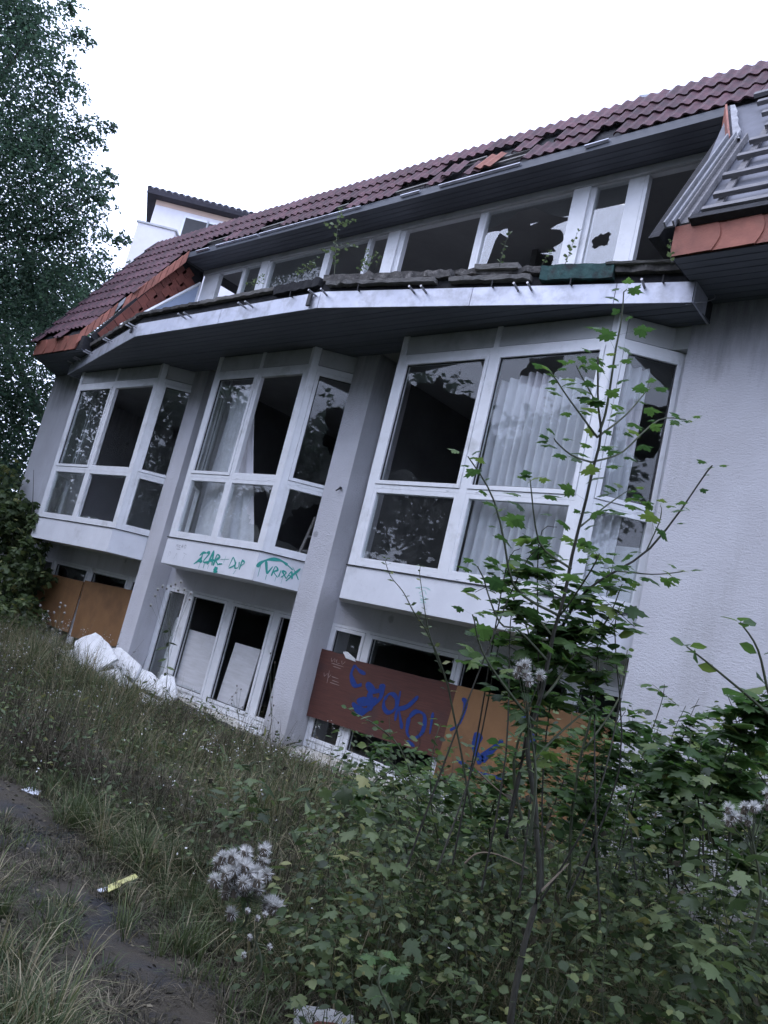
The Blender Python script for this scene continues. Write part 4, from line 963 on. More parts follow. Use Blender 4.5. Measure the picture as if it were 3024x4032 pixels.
n1 = sapling('maple_sapling', 'tall slender maple sapling with layered lobed leaves in front of the right bay', 'sapling', [
    ([at(2010, 4250, 2.60), at(2017, 4016, 2.62), at(2046, 3780, 2.66), at(2120, 3507, 2.7), at(2115, 3223, 2.72), at(2075, 2960, 2.74), at(2110, 2797, 2.75), at(2200, 2400, 2.75), at(2258, 2186, 2.75), at(2353, 1760, 2.75), at(2353, 1600, 2.75), at(2355, 1406, 2.75)], .0125, .003, .40),
    (A_(2.75, 2353, 1700, 2390, 1590, 2421, 1381, 2457, 1218, 2468, 1140), .005, .002, .1),
    ([at(2345, 1720, 2.75), at(2262, 1610, 2.7), at(2166, 1466, 2.62)], .004, .002, .25),
    ([at(2345, 1720, 2.75), at(2450, 1640, 2.85), at(2562, 1525, 2.95)], .004, .002, .35),
    ([at(2330, 1820, 2.75), at(2450, 1775, 2.88), at(2600, 1656, 3.0), at(2700, 1652, 3.05)], .004, .002, .3),
    ([at(2330, 1820, 2.75), at(2250, 1790, 2.65), at(2182, 1726, 2.6)], .004, .002, .3),
    ([at(2280, 2080, 2.75), at(2400, 1980, 2.9), at(2480, 1930, 3.0)], .0035, .0015, .3),
    ([at(2250, 2240, 2.75), at(2120, 2130, 2.65), at(2087, 1887, 2.6)], .0045, .002, .35),
    ([at(2190, 2420, 2.75), at(2020, 2300, 2.6), at(1951, 1978, 2.55), at(1842, 1797, 2.5)], .005, .0018, .2),
    ([at(2130, 2750, 2.75), at(2250, 2600, 2.85), at(2380, 2450, 2.95), at(2450, 2300, 3.0)], .005, .002, .2),
    ([at(2110, 2850, 2.75), at(1980, 2700, 2.6), at(1900, 2560, 2.55), at(1860, 2420, 2.5)], .005, .002, .2),
    ([at(2200, 2420, 2.75), at(2300, 2290, 2.6), at(2360, 2180, 2.5)], .004, .002, .2),
    ([at(2170, 2500, 2.75), at(2080, 2400, 2.9), at(1990, 2380, 3.0)], .004, .002, .2),
    ([at(2100, 3000, 2.72), at(2230, 2860, 2.8), at(2350, 2780, 2.85)], .005, .002, .2),
    ([at(2353, 1600, 2.75), at(2300, 1500, 2.7), at(2270, 1440, 2.68)], .003, .0015, .2),
    ([at(2150, 2600, 2.75), at(2040, 2480, 2.65), at(1969, 2448, 2.6), at(1880, 2230, 2.55)], .0045, .002, .2)],
    LM, .074, .056, 5, 'saplings in front of the right bay')
n2 = sapling('maple_sapling', 'maple shoot leaning right across the slanted side window to the rough wall', 'sapling', [
    ([at(1990, 3300, 2.95), at(2100, 2800, 3.0), at(2200, 2480, 3.0), at(2312, 2330, 3.0), at(2557, 2158, 3.0), at(2783, 1860, 3.0), at(2800, 1840, 3.0)], .009, .002, .30),
    (A_(3.05, 2540, 2170, 2590, 2060, 2600, 1990), .003, .0015, .2),
    ([at(2440, 2250, 3.0), at(2560, 2260, 2.85), at(2690, 2250, 2.75)], .003, .0015, .3)], LM, .074, .075, 8, 'saplings in front of the right bay')
n3 = sapling('hazel_sapling', 'hazel shoot with broad serrated leaves leaning in at the right edge before the rough wall', 'sapling', [
    ([at(3250, 3500, 2.2), at(3140, 2960, 2.2), at(3019, 2801, 2.2), at(2830, 2640, 2.2), at(2704, 2546, 2.2)], .006, .002, .42),
    ([at(3160, 3050, 2.2), at(3040, 2760, 2.2), at(2990, 2560, 2.2), at(2915, 2450, 2.2)], .005, .002, .25)], LO, .085, .085, 12, 'saplings in front of the right bay', tilt=.9)
n4 = sapling('maple_sapling', 'low maple seedling with pale green lobed leaves at the bottom centre', 'sapling', [
    ([at(1560, 4250, 1.9), at(1545, 4010, 1.9), at(1500, 3880, 1.88), at(1520, 3800, 1.9)], .004, .002, .35)], LM, .075, .07, 3, 'saplings in front of the right bay')
n5 = sapling('maple_sapling', 'short maple seedling with pale leaves among the undergrowth before the rough wall', 'sapling', [
    ([at(2690, 3500, 3.3), at(2700, 3150, 3.3), at(2720, 2890, 3.3)], .006, .002, .3)], LM, .09, .11, 21, 'saplings in front of the right bay')
n6 = sapling('maple_sapling', 'maple seedling at the right edge with large drooping leaves over the seed heads', 'sapling', [
    ([at(2850, 3500, 2.9), at(2900, 3100, 2.9), at(2955, 2830, 2.9), at(2960, 2780, 2.9)], .006, .002, .2), ([at(2820, 3200, 2.9), at(2850, 3000, 2.9), at(2880, 2920, 2.9)], .004, .002, .2)], LM, .10, .12, 22, 'saplings in front of the right bay')
n7 = sapling('blackthorn_sapling', 'upright leafy shrub stem in front of the ochre board', 'shrub', [
    ([at(2240, 3500, 3.4), at(2260, 3100, 3.4), at(2330, 2800, 3.4), at(2360, 2600, 3.4), at(2330, 2400, 3.4)], .008, .002, .15), ([at(2060, 3300, 3.2), at(2030, 3000, 3.2), at(2100, 2700, 3.2), at(2080, 2480, 3.2), at(2010, 2330, 3.2)], .007, .002, .15),
    ([at(2300, 2950, 3.4), at(2440, 2750, 3.5), at(2470, 2560, 3.5)], .005, .002, .1)], LO, .052, .065, 31, tilt=.8)
n8 = sapling('blackthorn_sapling', 'small shrub with rounded leaves before the bottom of the red brown board', 'shrub', [
    ([at(1700, 3400, 4.2), at(1600, 3000, 4.2), at(1500, 2870, 4.2), at(1370, 2790, 4.2)], .006, .002, .25), ([at(1720, 3300, 4.2), at(1690, 3050, 4.2), at(1730, 2860, 4.2)], .005, .002, .2), ([at(1660, 3150, 4.2), at(1540, 3000, 4.2), at(1440, 2900, 4.2)], .004, .002, .1)], LO, .062, .075, 41, tilt=.7)
n9 = sapling('thorn_twig', 'pair of bare dark twigs with tiny curled leaves crossing the right bay apron', 'twig', [
    ([at(1860, 3200, 3.0), at(1760, 2700, 3.0), at(1690, 2500, 3.0), at(1630, 2410, 3.0), at(1590, 2330, 3.0), at(1545, 2270, 3.0), at(1522, 2200, 3.0)], .004, .001, .45),
    ([at(1740, 2650, 3.0), at(1690, 2480, 3.0), at(1668, 2370, 3.0), at(1655, 2230, 3.0)], .003, .001, .3)], LD, .034, .035, 51, tilt=.8)
print('leaf parts', n1, n2, n3, n4, n5, n6, n7, n8, n9, 'tiles', ntile)

# leafy shrub masses round the sapling stems
def shrub(label, clumps, base, n, size, seed, star=.35, group=None):
    g = np.random.default_rng(seed); root = empty('shrub', base, label, 'shrub', group); b = MB(); r_ = random.Random(seed)
    P_ = []; D_ = []
    w = np.array([r ** 2 for c, r in clumps]); w /= w.sum()
    per = 9
    for k in range(n // per):
        c, r = clumps[g.choice(len(clumps), p=w)]; d = Vector(g.normal(0, 1, 3)).normalized(); tip = Vector(c) + Vector((d.x, d.y, d.z * .9)) * r * float(g.random() ** .5)
        a = Vector((d.x, d.y, .25)).normalized(); st = tip - a * .16
        b.tube([st, tip], .0016, .0008, n=3)
        for q in range(per):
            p = st.lerp(tip, (q + .5) / per); an = g.uniform(0, 6.28); P_.append((p + Vector((math.cos(an), math.sin(an), 0)) * .012)[:]); dd = (a * .5 + Vector((math.cos(an), math.sin(an), g.uniform(-.4, .2)))).normalized(); D_.append(dd[:])
    for c, r in clumps[::2]:
        f0 = Vector((c.x + r_.uniform(-.18, .18), c.y + r_.uniform(-.15, .25), base.z)); b.tube(smooth_pts([f0, f0.lerp(Vector(c), .5) + Vector((r_.uniform(-.12, .12), r_.uniform(-.12, .12), 0)), c, Vector(c) + Vector((r_.uniform(-.06, .06), r_.uniform(-.06, .06), r * .9))], 4), .0042, .0012, n=5)
    b.build('branch', M['bark'], root)
    P_ = np.array(P_); D_ = np.array(D_); m1 = g.random(len(P_)) < star; sz = g.uniform(.65, 1.25, len(P_)) * size
    tag(cloud('foliage', P_[m1], D_[m1], sz[m1] * 1.35, STAR, M['leaf'], .35, root), kind='stuff')
    tag(cloud('foliage', P_[~m1], D_[~m1], sz[~m1], OVAL, M['leaf'], .4, root), kind='stuff')
shrub('dense leafy shrub around the maple stem before the right bay apron', cl_(2.95, (2050, 2250, .13), (2150, 2380, .17), (2010, 2450, .16), (2280, 2440, .15), (2200, 2560, .20), (2060, 2620, .18), (2350, 2600, .16), (2250, 2720, .18), (2420, 2480, .12), (1930, 2330, .09), (1960, 2560, .09), (2400, 2300, .09), (2440, 2760, .12), (2150, 2820, .16), (1990, 2250, .10), (2330, 2180, .08), (2120, 2150, .09)), at(2160, 3500, 3.0), 620, .060, 91)
shrub('bushy young shrub before the lower right corner of the ochre board', cl_(3.5, (2380, 2950, .20), (2480, 2850, .14), (2300, 3080, .20), (2450, 3050, .2), (2560, 2960, .16)), at(2400, 3500, 3.5), 420, .055, 92, .2)
shrub('low shrub with rounded leaves before the sill of the right bay window', cl_(4.4, (1560, 3060, .18), (1700, 3100, .18), (1640, 2960, .13), (1800, 3180, .2), (1450, 3130, .15), (1500, 2960, .1)), at(1640, 3350, 4.4), 460, .052, 93, .1)
shrub('leafy shrub at the right edge under the hazel shoot', cl_(2.9, (2900, 2900, .16), (2990, 2820, .14), (2960, 3000, .18), (2850, 3080, .16), (2740, 3060, .14), (2640, 3000, .12)), at(2900, 3500, 2.9), 330, .065, 94, .5)

shrub('tall loose shrub spreading along the foot of the rough end wall', cl_(4.0, (2640, 2960, .26), (2560, 3220, .26), (2800, 3250, .3), (2960, 3280, .3), (2680, 3180, .28), (2760, 3050, .28), (2560, 3080, .24), (2850, 2980, .24), (2700, 2870, .18), (2920, 3100, .28), (2600, 2780, .12), (3000, 2960, .2)), at(2700, 3500, 4.0), 1500, .060, 95, .3)
shrub('fine leaved shrub covering the lower edge of the ochre board', cl_(3.8, (1980, 3080, .22), (2120, 3120, .24), (2240, 3010, .18), (1900, 3180, .22), (2080, 2960, .14), (2350, 3150, .24)), at(2100, 3500, 3.8), 800, .052, 96, .15)

# ---- young birch and weeds rooted in the roof edge
sapling('roof_birch', 'young birch sapling growing out of the canopy roof edge under the eaves', 'sapling', [
    ([on_y(1316, 1100, 5.75), on_y(1320, 1040, 5.75), on_y(1325, 950, 5.75), on_y(1341, 825, 5.75)], .007, .002, .22),
    ([on_y(1322, 1000, 5.75), on_y(1372, 965, 5.70), on_y(1400, 970, 5.7)], .003, .0015, .2), ([on_y(1322, 960, 5.75), on_y(1290, 990, 5.7), on_y(1272, 985, 5.7)], .003, .0015, .2),
    ([on_y(1330, 880, 5.75), on_y(1295, 890, 5.75), on_y(1280, 880, 5.75)], .003, .0015, .1), ([on_y(1330, 890, 5.75), on_y(1370, 870, 5.75), on_y(1395, 868, 5.75)], .003, .0015, .1)], LB, .062, .055, 61, tilt=.9)
for k, (lab, px, py, hh, dx) in enumerate([('leafy weed tuft on the canopy edge left of the birch sapling', 1180, 1085, .22, .25), ('trailing birch twigs right of the birch sapling on the canopy edge', 1430, 1070, .30, -.05),
        ('little climbing weed before the broken dormer pane', 1965, 1050, .38, .02), ('tiny weed on the canopy edge under the right dormer panes', 2130, 1045, .15, .05), ('single weed sprig beside the wide dormer post', 2225, 1045, .36, .06), ('tiny weed at the right end of the canopy', 2640, 1035, .22, -.05), ('low weeds on the canopy edge under the left dormer window', 985, 1130, .16, .2)]):
    y = 5.80; p = on_y(px, py, y)
    st = [([p, p + Vector((dx * .5, 0, hh * .6)), p + Vector((dx, .02, hh))], .003, .001, .1)]
    if k in (0, 1, 6):
        for q in range(4): st.append(([p + Vector((q * .09 - .1, 0, 0)), p + Vector((q * .1 - .1 + .04, 0, hh * (.5 + .12 * (q % 3))))], .0025, .001, .1))
    sapling('roof_weed', lab, 'weed', st, LB, .045, .045, 70 + k, 'weeds growing on the canopy roof', tilt=.9)

# ---- undergrowth
def bush_height(x): return float(np.clip(1.62 - (-1.5 - x) * .34, .35, 1.7))
def undergrowth():
    P_, D_, Sz = [], [], []; PS, DS, SS = [], [], []; stems = MB(); r_ = random.Random(5)
    for k in range(760):
        x = r_.uniform(-5.2, .9); ymin = 2.35 + max(0, (-1.6 - x)) * .16; y = ymin + (6.45 - ymin) * r_.random() ** .9
        if (x < -3.5 and y < 4.4) or (x < -2.9 and y < 3.0) or x < -4.6 + .5 * noise.noise(Vector((x, y * 2, 0))): continue
        g = gz(x, y); h = bush_height(x) * r_.uniform(.35, 1.08) * (1.0 if y > 3.1 else .8); lean = Vector((r_.uniform(-.3, .3), r_.uniform(-.3, .3), 1)) * h
        b0 = Vector((x, y, g)); top = b0 + lean; mid = b0 + lean * .5 + Vector((r_.uniform(-.06, .06), r_.uniform(-.06, .06), 0))
        if k % 2: stems.tube([b0, mid, top], .0035, .0012, n=4)
        star = r_.random() < .22; nl = int(46 * h) + 10
        for j in range(nl):
            q = r_.random() ** .7; c = b0.lerp(mid, q * 2) if q < .5 else mid.lerp(top, q * 2 - 1)
            a = r_.uniform(0, 6.283); rad = r_.uniform(.02, .22) * (1.1 - .5 * q); c = c + Vector((math.cos(a) * rad, math.sin(a) * rad, r_.uniform(-.04, .04)))
            (PS if star else P_).append(c[:]); (DS if star else D_).append((math.cos(a), math.sin(a), r_.uniform(-.5, .15))); (SS if star else Sz).append(r_.uniform(.045, .09) if star else r_.uniform(.024, .056))
    o = cloud('undergrowth', np.array(P_), np.array(D_), np.array(Sz), OVAL, M['leaf_bush'], .45); tag(o, kind='stuff')
    o = cloud('undergrowth_lobed', np.array(PS), np.array(DS), np.array(SS), STAR, M['leaf_bush'], .4); tag(o, kind='stuff')
    tag(stems.build('undergrowth_stems', M['stem']), kind='stuff')
undergrowth()

# ---- grass: blades in tufts
KEEP = [(-4.05, 2.87, .26), (-3.9, 2.72, .2), (-5.79, 3.10, .24), (-5.55, 2.95, .2), (-5.2, 2.8, .15), (-2.5, 2.94, .24), (-2.35, 2.75, .2)]    # litter keeps the grass down
def grass(name, n_tuft, area, hfun, mat, per=26, w=.0035, seed=1, lean=.5, tone=None):
    g = np.random.default_rng(seed); r_ = random.Random(seed); cx_, cy_, hh = [], [], []
    tries = 0
    while len(cx_) < n_tuft and tries < n_tuft * 12:
        tries += 1
        x = r_.uniform(*area[0]); y = r_.uniform(*area[1]); h = hfun(x, y, r_)
        if h > .02: cx_.append(x); cy_.append(y); hh.append(h)
    cx_, cy_, hh = map(np.array, (cx_, cy_, hh)); cz = np.array([gz(a, b_) for a, b_ in zip(cx_, cy_)])
    n = len(cx_) * per; I = np.repeat(np.arange(len(cx_)), per)
    a = g.uniform(0, 2 * np.pi, n); r0 = g.uniform(0, .06, n); L = hh[I] * g.uniform(.45, 1.15, n); ln = g.uniform(.1, 1.0, n) * lean
    base = np.stack([cx_[I] + np.cos(a) * r0, cy_[I] + np.sin(a) * r0, cz[I] - .01], 1); dr = np.stack([np.cos(a), np.sin(a), np.zeros(n)], 1)
    bend = np.stack([g.normal(0, .12, n), g.normal(0, .12, n), np.zeros(n)], 1)
    sd_ = np.stack([-np.sin(a), np.cos(a), np.zeros(n)], 1) * (w * g.uniform(.6, 1.6, n))[:, None]
    V = []
    for q, wq in ((0, 1), (.4, .9), (.75, .55)):
        c = base + (dr + bend) * (L * ln * q * q * 1.1)[:, None]; c[:, 2] += L * (q - .25 * ln * q * q); V += [c - sd_ * wq, c + sd_ * wq]
    c = base + (dr + bend) * (L * ln * 1.25)[:, None]; c[:, 2] += L * (1 - .45 * ln) ; V.append(c)
    V = np.stack(V, 1).reshape(-1, 3); T = np.array([(0, 1, 3), (0, 3, 2), (2, 3, 5), (2, 5, 4), (4, 5, 6)])
    T = (T[None] + (np.arange(n) * 7)[:, None, None]).reshape(-1, 3)
    tn = (g.random(len(cx_))[I] * .6 + g.random(n) * .4) if tone is None else g.uniform(*tone, n)
    o = big_mesh(name, V, T, M[mat], None, np.repeat(tn, 7)); return tag(o, kind='stuff')
def h_meadow(x, y, r):
    if y < path_c(x) + .62 + .2 * math.sin(x * 1.9): return 0
    if x > -3.0 and y < 3.4: return .12
    n_ = noise.noise(Vector((x * .8, y * .8, 2)))
    far = min(1, max(0, (y - path_c(x) - .6) / .9)); h = (.14 + .30 * far) * (1 + 1.1 * n_)
    if y > 5.7 and x > -11.2: h *= .62
    if x < -11.2 and y > 5.2: h *= 1.25
    if x > -5.5: h *= .9
    return h * r.uniform(.6, 1.3)
grass('meadow_grass', 4700, ((-17, .5), (2.6, 6.75)), h_meadow, 'grass', per=32, w=.0028, seed=3, lean=1.15)
grass('heap_weeds', 330, ((-14.2, -10.4), (5.3, 6.2)), lambda x, y, r: r.uniform(.3, .62), 'grass', per=14, w=.003, seed=33, lean=.6)
grass('front_grass', 500, ((-5.2, -2.2), (3.0, 4.6)), lambda x, y, r: r.uniform(.2, .42), 'grass', per=30, w=.0024, seed=43, lean=1.3)
def tall_weeds():
    r_ = random.Random(55); st = MB(); P_, D_, S_ = [], [], []; Q_ = []
    for k in range(620):
        x = r_.uniform(-14.5, -4.2); y = r_.uniform(path_c(x) + .8, 6.55)
        if noise.noise(Vector((x * .7, y * .9, 31))) < -.12: continue
        h = r_.uniform(.35, .78) * (1.15 if x < -10 else .85); g = Vector((x, y, gz(x, y))); top = g + Vector((r_.uniform(-.22, .22), r_.uniform(-.22, .22), h)); mid = g.lerp(top, .5) + Vector((r_.uniform(-.05, .05), r_.uniform(-.05, .05), .03))
        st.tube([g, mid, top], .0028, .001, n=3)
        for j in range(int(22 * h)):
            q = r_.uniform(.15, 1); c = g.lerp(top, q); a = r_.uniform(0, 6.28); P_.append(c[:]); D_.append((math.cos(a), math.sin(a), r_.uniform(-.3, .5))); S_.append(r_.uniform(.03, .085) * (1.25 - q))
        if k % 3 == 0:
            for j in range(9): Q_.append((top + Vector((r_.gauss(0, .035), r_.gauss(0, .035), r_.gauss(0, .03))))[:])
    tag(st.build('tall_weed_stems', M['drystem']), kind='stuff')
    tag(cloud('tall_weeds', np.array(P_), np.array(D_), np.array(S_), oval_leaf(.16, 4), M['grass'], .5), kind='stuff')
    Q_ = np.array(Q_); tag(cloud('weed_seeds', Q_, rdir(len(Q_), .8), rng.uniform(.010, .022, len(Q_)), OVAL3, M['fluff'], .8), kind='stuff')
tall_weeds()
grass('far_grass', 900, ((-30, -16.4), (1, 9)), lambda x, y, r: r.uniform(.3, .6), 'grass', per=24, w=.008, seed=4)
def h_edge(x, y, r):
    n_ = noise.noise(Vector((x * 1.3, y * 1.3, 5)))
    d = near_path(x, y)
    if d < .95 and bare(x, y): return 0
    if d < .9 and n_ < -.1: return .05
    return (.05 + .12 * max(0, n_ + .3)) * r.uniform(.6, 1.5)
grass('verge_grass', 3400, ((-10, .3), (.7, 3.9)), h_edge, 'grass', per=22, w=.0024, seed=6, lean=.9)
grass('clump_grass', 420, ((-5.4, -2.1), (1.0, 2.1)), lambda x, y, r: (.26 if noise.noise(Vector((x * 2.2, y * 2.2, 4))) > -.05 and near_path(x, y) > .9 else .0) * r.uniform(.6, 1.3), 'grass', per=30, w=.0026, seed=16, lean=.9)
def h_thatch(x, y, r):
    n_ = noise.noise(Vector((x * 1.1, y * 1.1, 11)))
    return (.075 + .05 * n_) * r.uniform(.6, 1.7) if not (near_path(x, y) < 1 and bare(x, y)) or n_ > .3 else 0
grass('dead_grass', 8500, ((-11, .5), (.8, 4.3)), h_thatch, 'thatch', per=22, w=.0022, seed=8, lean=1.45)
grass('dry_stalks', 900, ((-14, -2.2), (3.3, 6.2)), lambda x, y, r: r.uniform(.4, .8), 'thatch', per=4, w=.0024, seed=9, lean=.45, tone=(.75, .99))
grass('dry_grass_patches', 1300, ((-13, -3.0), (3.0, 6.0)), lambda x, y, r: r.uniform(.22, .5) if noise.noise(Vector((x * .9, y * 1.2, 21))) > .12 else 0, 'thatch', per=22, w=.0022, seed=39, lean=.9, tone=(.45, .95))
# seed heads on the stalks, daisies, fallen leaves: uncountable small stuff
r_ = np.random.default_rng(3)
n = 700; x = r_.uniform(-13, -2.0, n); y = r_.uniform(2.9, 6.4, n); P_ = np.stack([x, y, np.array([gz(a, b_) for a, b_ in zip(x, y)]) + r_.uniform(.18, .46, n)], 1)
tag(cloud('pale_flowers', P_, rdir(n), r_.uniform(.010, .020, n), OVAL3, M['fluff'], .8), kind='stuff')
n = 4200; x = r_.uniform(-9, -.5, n); y = r_.uniform(.8, 4.0, n); P_ = np.stack([x, y, np.array([gz(a, b_) for a, b_ in zip(x, y)]) + .03], 1)
tag(cloud('leaf_litter', P_, rdir(n, .1), r_.uniform(.02, .045, n), OVAL3, M['thatch'], .5), kind='stuff')
n = 9000; x = r_.uniform(-13.5, -3.2, n); y = 3.1 + 3.4 * r_.random(n); P_ = np.stack([x, y, np.array([gz(a, b_) for a, b_ in zip(x, y)]) + r_.uniform(.03, .36, n)], 1)
tag(cloud('ground_cover', P_, rdir(n, .3), r_.uniform(.025, .055, n), OVAL3, M['leaf_bush'], .5), kind='stuff')

n = 2600; x = r_.uniform(-12, .4, n); y = np.where(x > -3.6, r_.uniform(3.0, 6.4, n), r_.uniform(3.4, 6.4, n)); hb = np.array([bush_height(a) for a in x]); P_ = np.stack([x, y, np.array([gz(a, b_) for a, b_ in zip(x, y)]) + r_.uniform(.05, .8, n) * np.maximum(hb, .5)], 1)
tag(cloud('long_leaved_weeds', P_, rdir(n, .6), r_.uniform(.06, .13, n), oval_leaf(.11, 4), M['leaf_bush'], .5), kind='stuff')
n = 900; x = r_.uniform(-5, .4, n); y = r_.uniform(3.0, 6.2, n); hb = np.array([bush_height(a) for a in x]); P_ = np.stack([x, y, np.array([gz(a, b_) for a, b_ in zip(x, y)]) + r_.uniform(.1, .9, n) * hb], 1)
tag(cloud('withered_leaves', P_, rdir(n, .8), r_.uniform(.03, .06, n), OVAL3, M['thatch'], .9), kind='stuff')
gb = MB(); rg = random.Random(77)
for k in range(420):
    x = rg.uniform(-8, -1.8); y = path_c(x) + rg.gauss(0, .4); r0 = rg.uniform(.003, .011); c = Vector((x, y, gz(x, y) + .028)); a = rg.uniform(0, 3)
    ca, sa = math.cos(a) * r0, math.sin(a) * r0
    gb.add([c + Vector((ca, sa, 0)), c + Vector((-sa, ca * 1.4, 0)), c + Vector((-ca, -sa, 0)), c + Vector((sa, -ca * .8, 0)), c + Vector((0, 0, r0 * .9))], [(0, 1, 4), (1, 2, 4), (2, 3, 4), (3, 0, 4)])
tag(gb.build('gravel', M['asphalt']), kind='stuff')

# ---- thistles and seed stalks
def fluff_ball(c, r, b, rl, k=120):
    """a seed tuft of thin bristles"""
    for _ in range(k):
        d = Vector((rl.gauss(0, 1), rl.gauss(0, 1), rl.gauss(.25, .9))).normalized(); e = d.orthogonal().normalized() * r * .028
        b.add([c, c + d * r * .6 + e, c + d * r * rl.uniform(.85, 1.2), c + d * r * .6 - e], [(0, 1, 2, 3)])
def thistle(label, base, tops, seed, r=.022, side_leaves=True, mat='fluff', lmat='leaf_bush', size=.06, group='seeding thistles and dry stalks'):
    rl = random.Random(seed); root = empty('thistle', base, label, 'thistle', group); b = MB()
    cen = sum((Vector(t) for t in tops), Vector()) / len(tops); fork = Vector(base).lerp(cen, .78)
    b.tube(smooth_pts([base, Vector(base).lerp(fork, .5) + Vector((.02, .01, 0)), fork], 4), .006, .003, n=5)
    for t in tops: b.tube([fork.lerp(Vector(base), rl.uniform(0, .35)), Vector(t)], .002, .0012, n=4)
    b.build('stem', M['stem'], root)
    for t in tops:
        h = MB(); t = Vector(t); h.tube([t - Vector((0, 0, r * .9)), t - Vector((0, 0, r * .3)), t], r * .45, r * .5, n=6); o = h.build('seed_head', M['seed'], root)
        f = MB(); fluff_ball(t, r, f, rl); child(f.build('seed_fluff', M[mat], None), o)
    if side_leaves:
        n = 26; q = np.array([rl.random() for _ in range(n)]); B0, F0 = np.array(base), np.array(fork); P_ = B0 + (F0 - B0) * q[:, None]
        tag(cloud('foliage', P_, rdir(n, .3), np.array([size * rl.uniform(.6, 1.3) for _ in range(n)]), oval_leaf(.14, 4), M[lmat], .5, root), kind='stuff')
rl = random.Random(2)
tp_ = [on_y(652 + dx, 2330 + dy, 6.0) for dx, dy in ((-30, -10), (-12, -22), (5, -15), (22, -25), (40, -32), (62, -40), (-40, 14), (75, -10), (95, 28), (100, 5), (-58, 52), (20, 6), (50, -8))]
b0 = on_y(635, 2900, 6.0); thistle('tall branching thistle with pale seed heads before the centre ground floor window', b0, tp_, 4, .026, size=.13)
c = at(950, 3430, 3.35)
tops = [c + Vector((rl.gauss(0, .06), rl.gauss(0, .045), rl.gauss(0, .048))) for _ in range(46)] + [c + Vector((.12 + rl.gauss(0, .03), .10, -.09 + rl.gauss(0, .02))) for _ in range(7)]
thistle('dense clump of fluffy white thistle down standing in the grass at lower centre', at(960, 3650, 3.4), tops, 6, .034)
c = at(2965, 3180, 2.2); thistle('cluster of round cream seed heads at the right edge of the undergrowth', at(2960, 3700, 2.2), [c + Vector((rl.uniform(-.05, .08), rl.uniform(-.04, .04), rl.uniform(-.06, .05))) for _ in range(13)], 7, .018, side_leaves=False)
c = at(2080, 2655, 2.45); thistle('small thistle with white down above the ochre board right of the red brown one', at(2085, 3300, 2.45), [c + Vector((rl.uniform(-.04, .05), 0, rl.uniform(-.03, .03))) for _ in range(6)], 8, .020)
c = at(1000, 3640, 2.95); thistle('low dandelion clocks beside the path under the thistle down', at(1010, 3860, 2.9), [at(px, py, 2.9) for px, py in ((975, 3585), (1015, 3615), (1062, 3728), (985, 3690), (1045, 3600), (960, 3760))], 9, .013, side_leaves=False)
c = on_y(1075, 2660, 6.35); thistle('thin dry brown stalk with dark seed pods beside the right pier of the centre window', on_y(1050, 2920, 6.4), [on_y(1075 + rl.uniform(-30, 25), 2580 + 34 * k + rl.uniform(-8, 8), 6.4) for k in range(11)], 10, .014, mat='seed', side_leaves=False)
thistle('short dry stalk with brown pods before the sill of the centre window', on_y(935, 2900, 6.4), [on_y(935 + rl.uniform(-28, 28), 2700 + 14 * k, 6.4) for k in range(9)], 11, .012, mat='seed', side_leaves=False)
thistle('weed with white seed tufts before the leftmost orange board', on_y(215, 2750, 5.9), [on_y(220 + rl.uniform(-70, 60), 2400 + rl.uniform(-30, 130), 5.9) for k in range(18)], 12, .022)

# ------------------------------------------------------------------ trees
def tree(name, label, clumps, trunk, limbs, n_leaf, size, mat='leaf_tree', tmpl=OVAL3, seed=1, group=None, tr=.22, tilt=.7):
    """clumps: (centre, radius); leaves hang in twigs inside each clump"""
    g = np.random.default_rng(seed); root = empty(name, trunk[0], label, 'tree', group)
    b = MB(); b.tube(smooth_pts(trunk, 3), tr, tr * .35, n=8)
    for c, r in clumps: b.tube([c + Vector((r * .5, 0, -r * .3)), c, c + Vector((-r * .3, r * .2, r * .6))], tr * .06, tr * .02, n=4)
    for l in limbs: b.tube(smooth_pts(l, 3), tr * .35, tr * .06, n=5)
    b.build('trunk', M['bark'], root, smooth=True)
    wts = np.array([r ** 2 for c, r in clumps]); wts /= wts.sum(); P_ = []
    per = 14; nt_ = n_leaf // per
    idx = g.choice(len(clumps), nt_, p=wts); C_ = np.array([c[:] for c, r in clumps])[idx]; Rr = np.array([r for c, r in clumps])[idx]
    d = g.normal(0, 1, (nt_, 3)); d /= np.linalg.norm(d, axis=1)[:, None]; tw = C_ + d * (Rr * g.random(nt_) ** .45)[:, None] * np.array([1, 1, .8])
    P_ = np.repeat(tw, per, 0) + g.normal(0, 1, (nt_ * per, 3)) * (np.repeat(Rr, per) * .09)[:, None]
    n = len(P_); a = g.uniform(0, 6.283, n); D_ = np.stack([np.cos(a), np.sin(a), g.normal(-.35, .5, n)], 1)
    o = cloud('crown', P_, D_, g.uniform(.7, 1.3, n) * size, tmpl, M[mat], tilt, root, g.random(n)); tag(o, kind='stuff'); return root
def cl(*q): return [(at(x, y, t), r) for x, y, t, r in q]
tb = on_z(-420, 2400, -1.6); tb = Vector((-21.5, 6.3, -1.7))
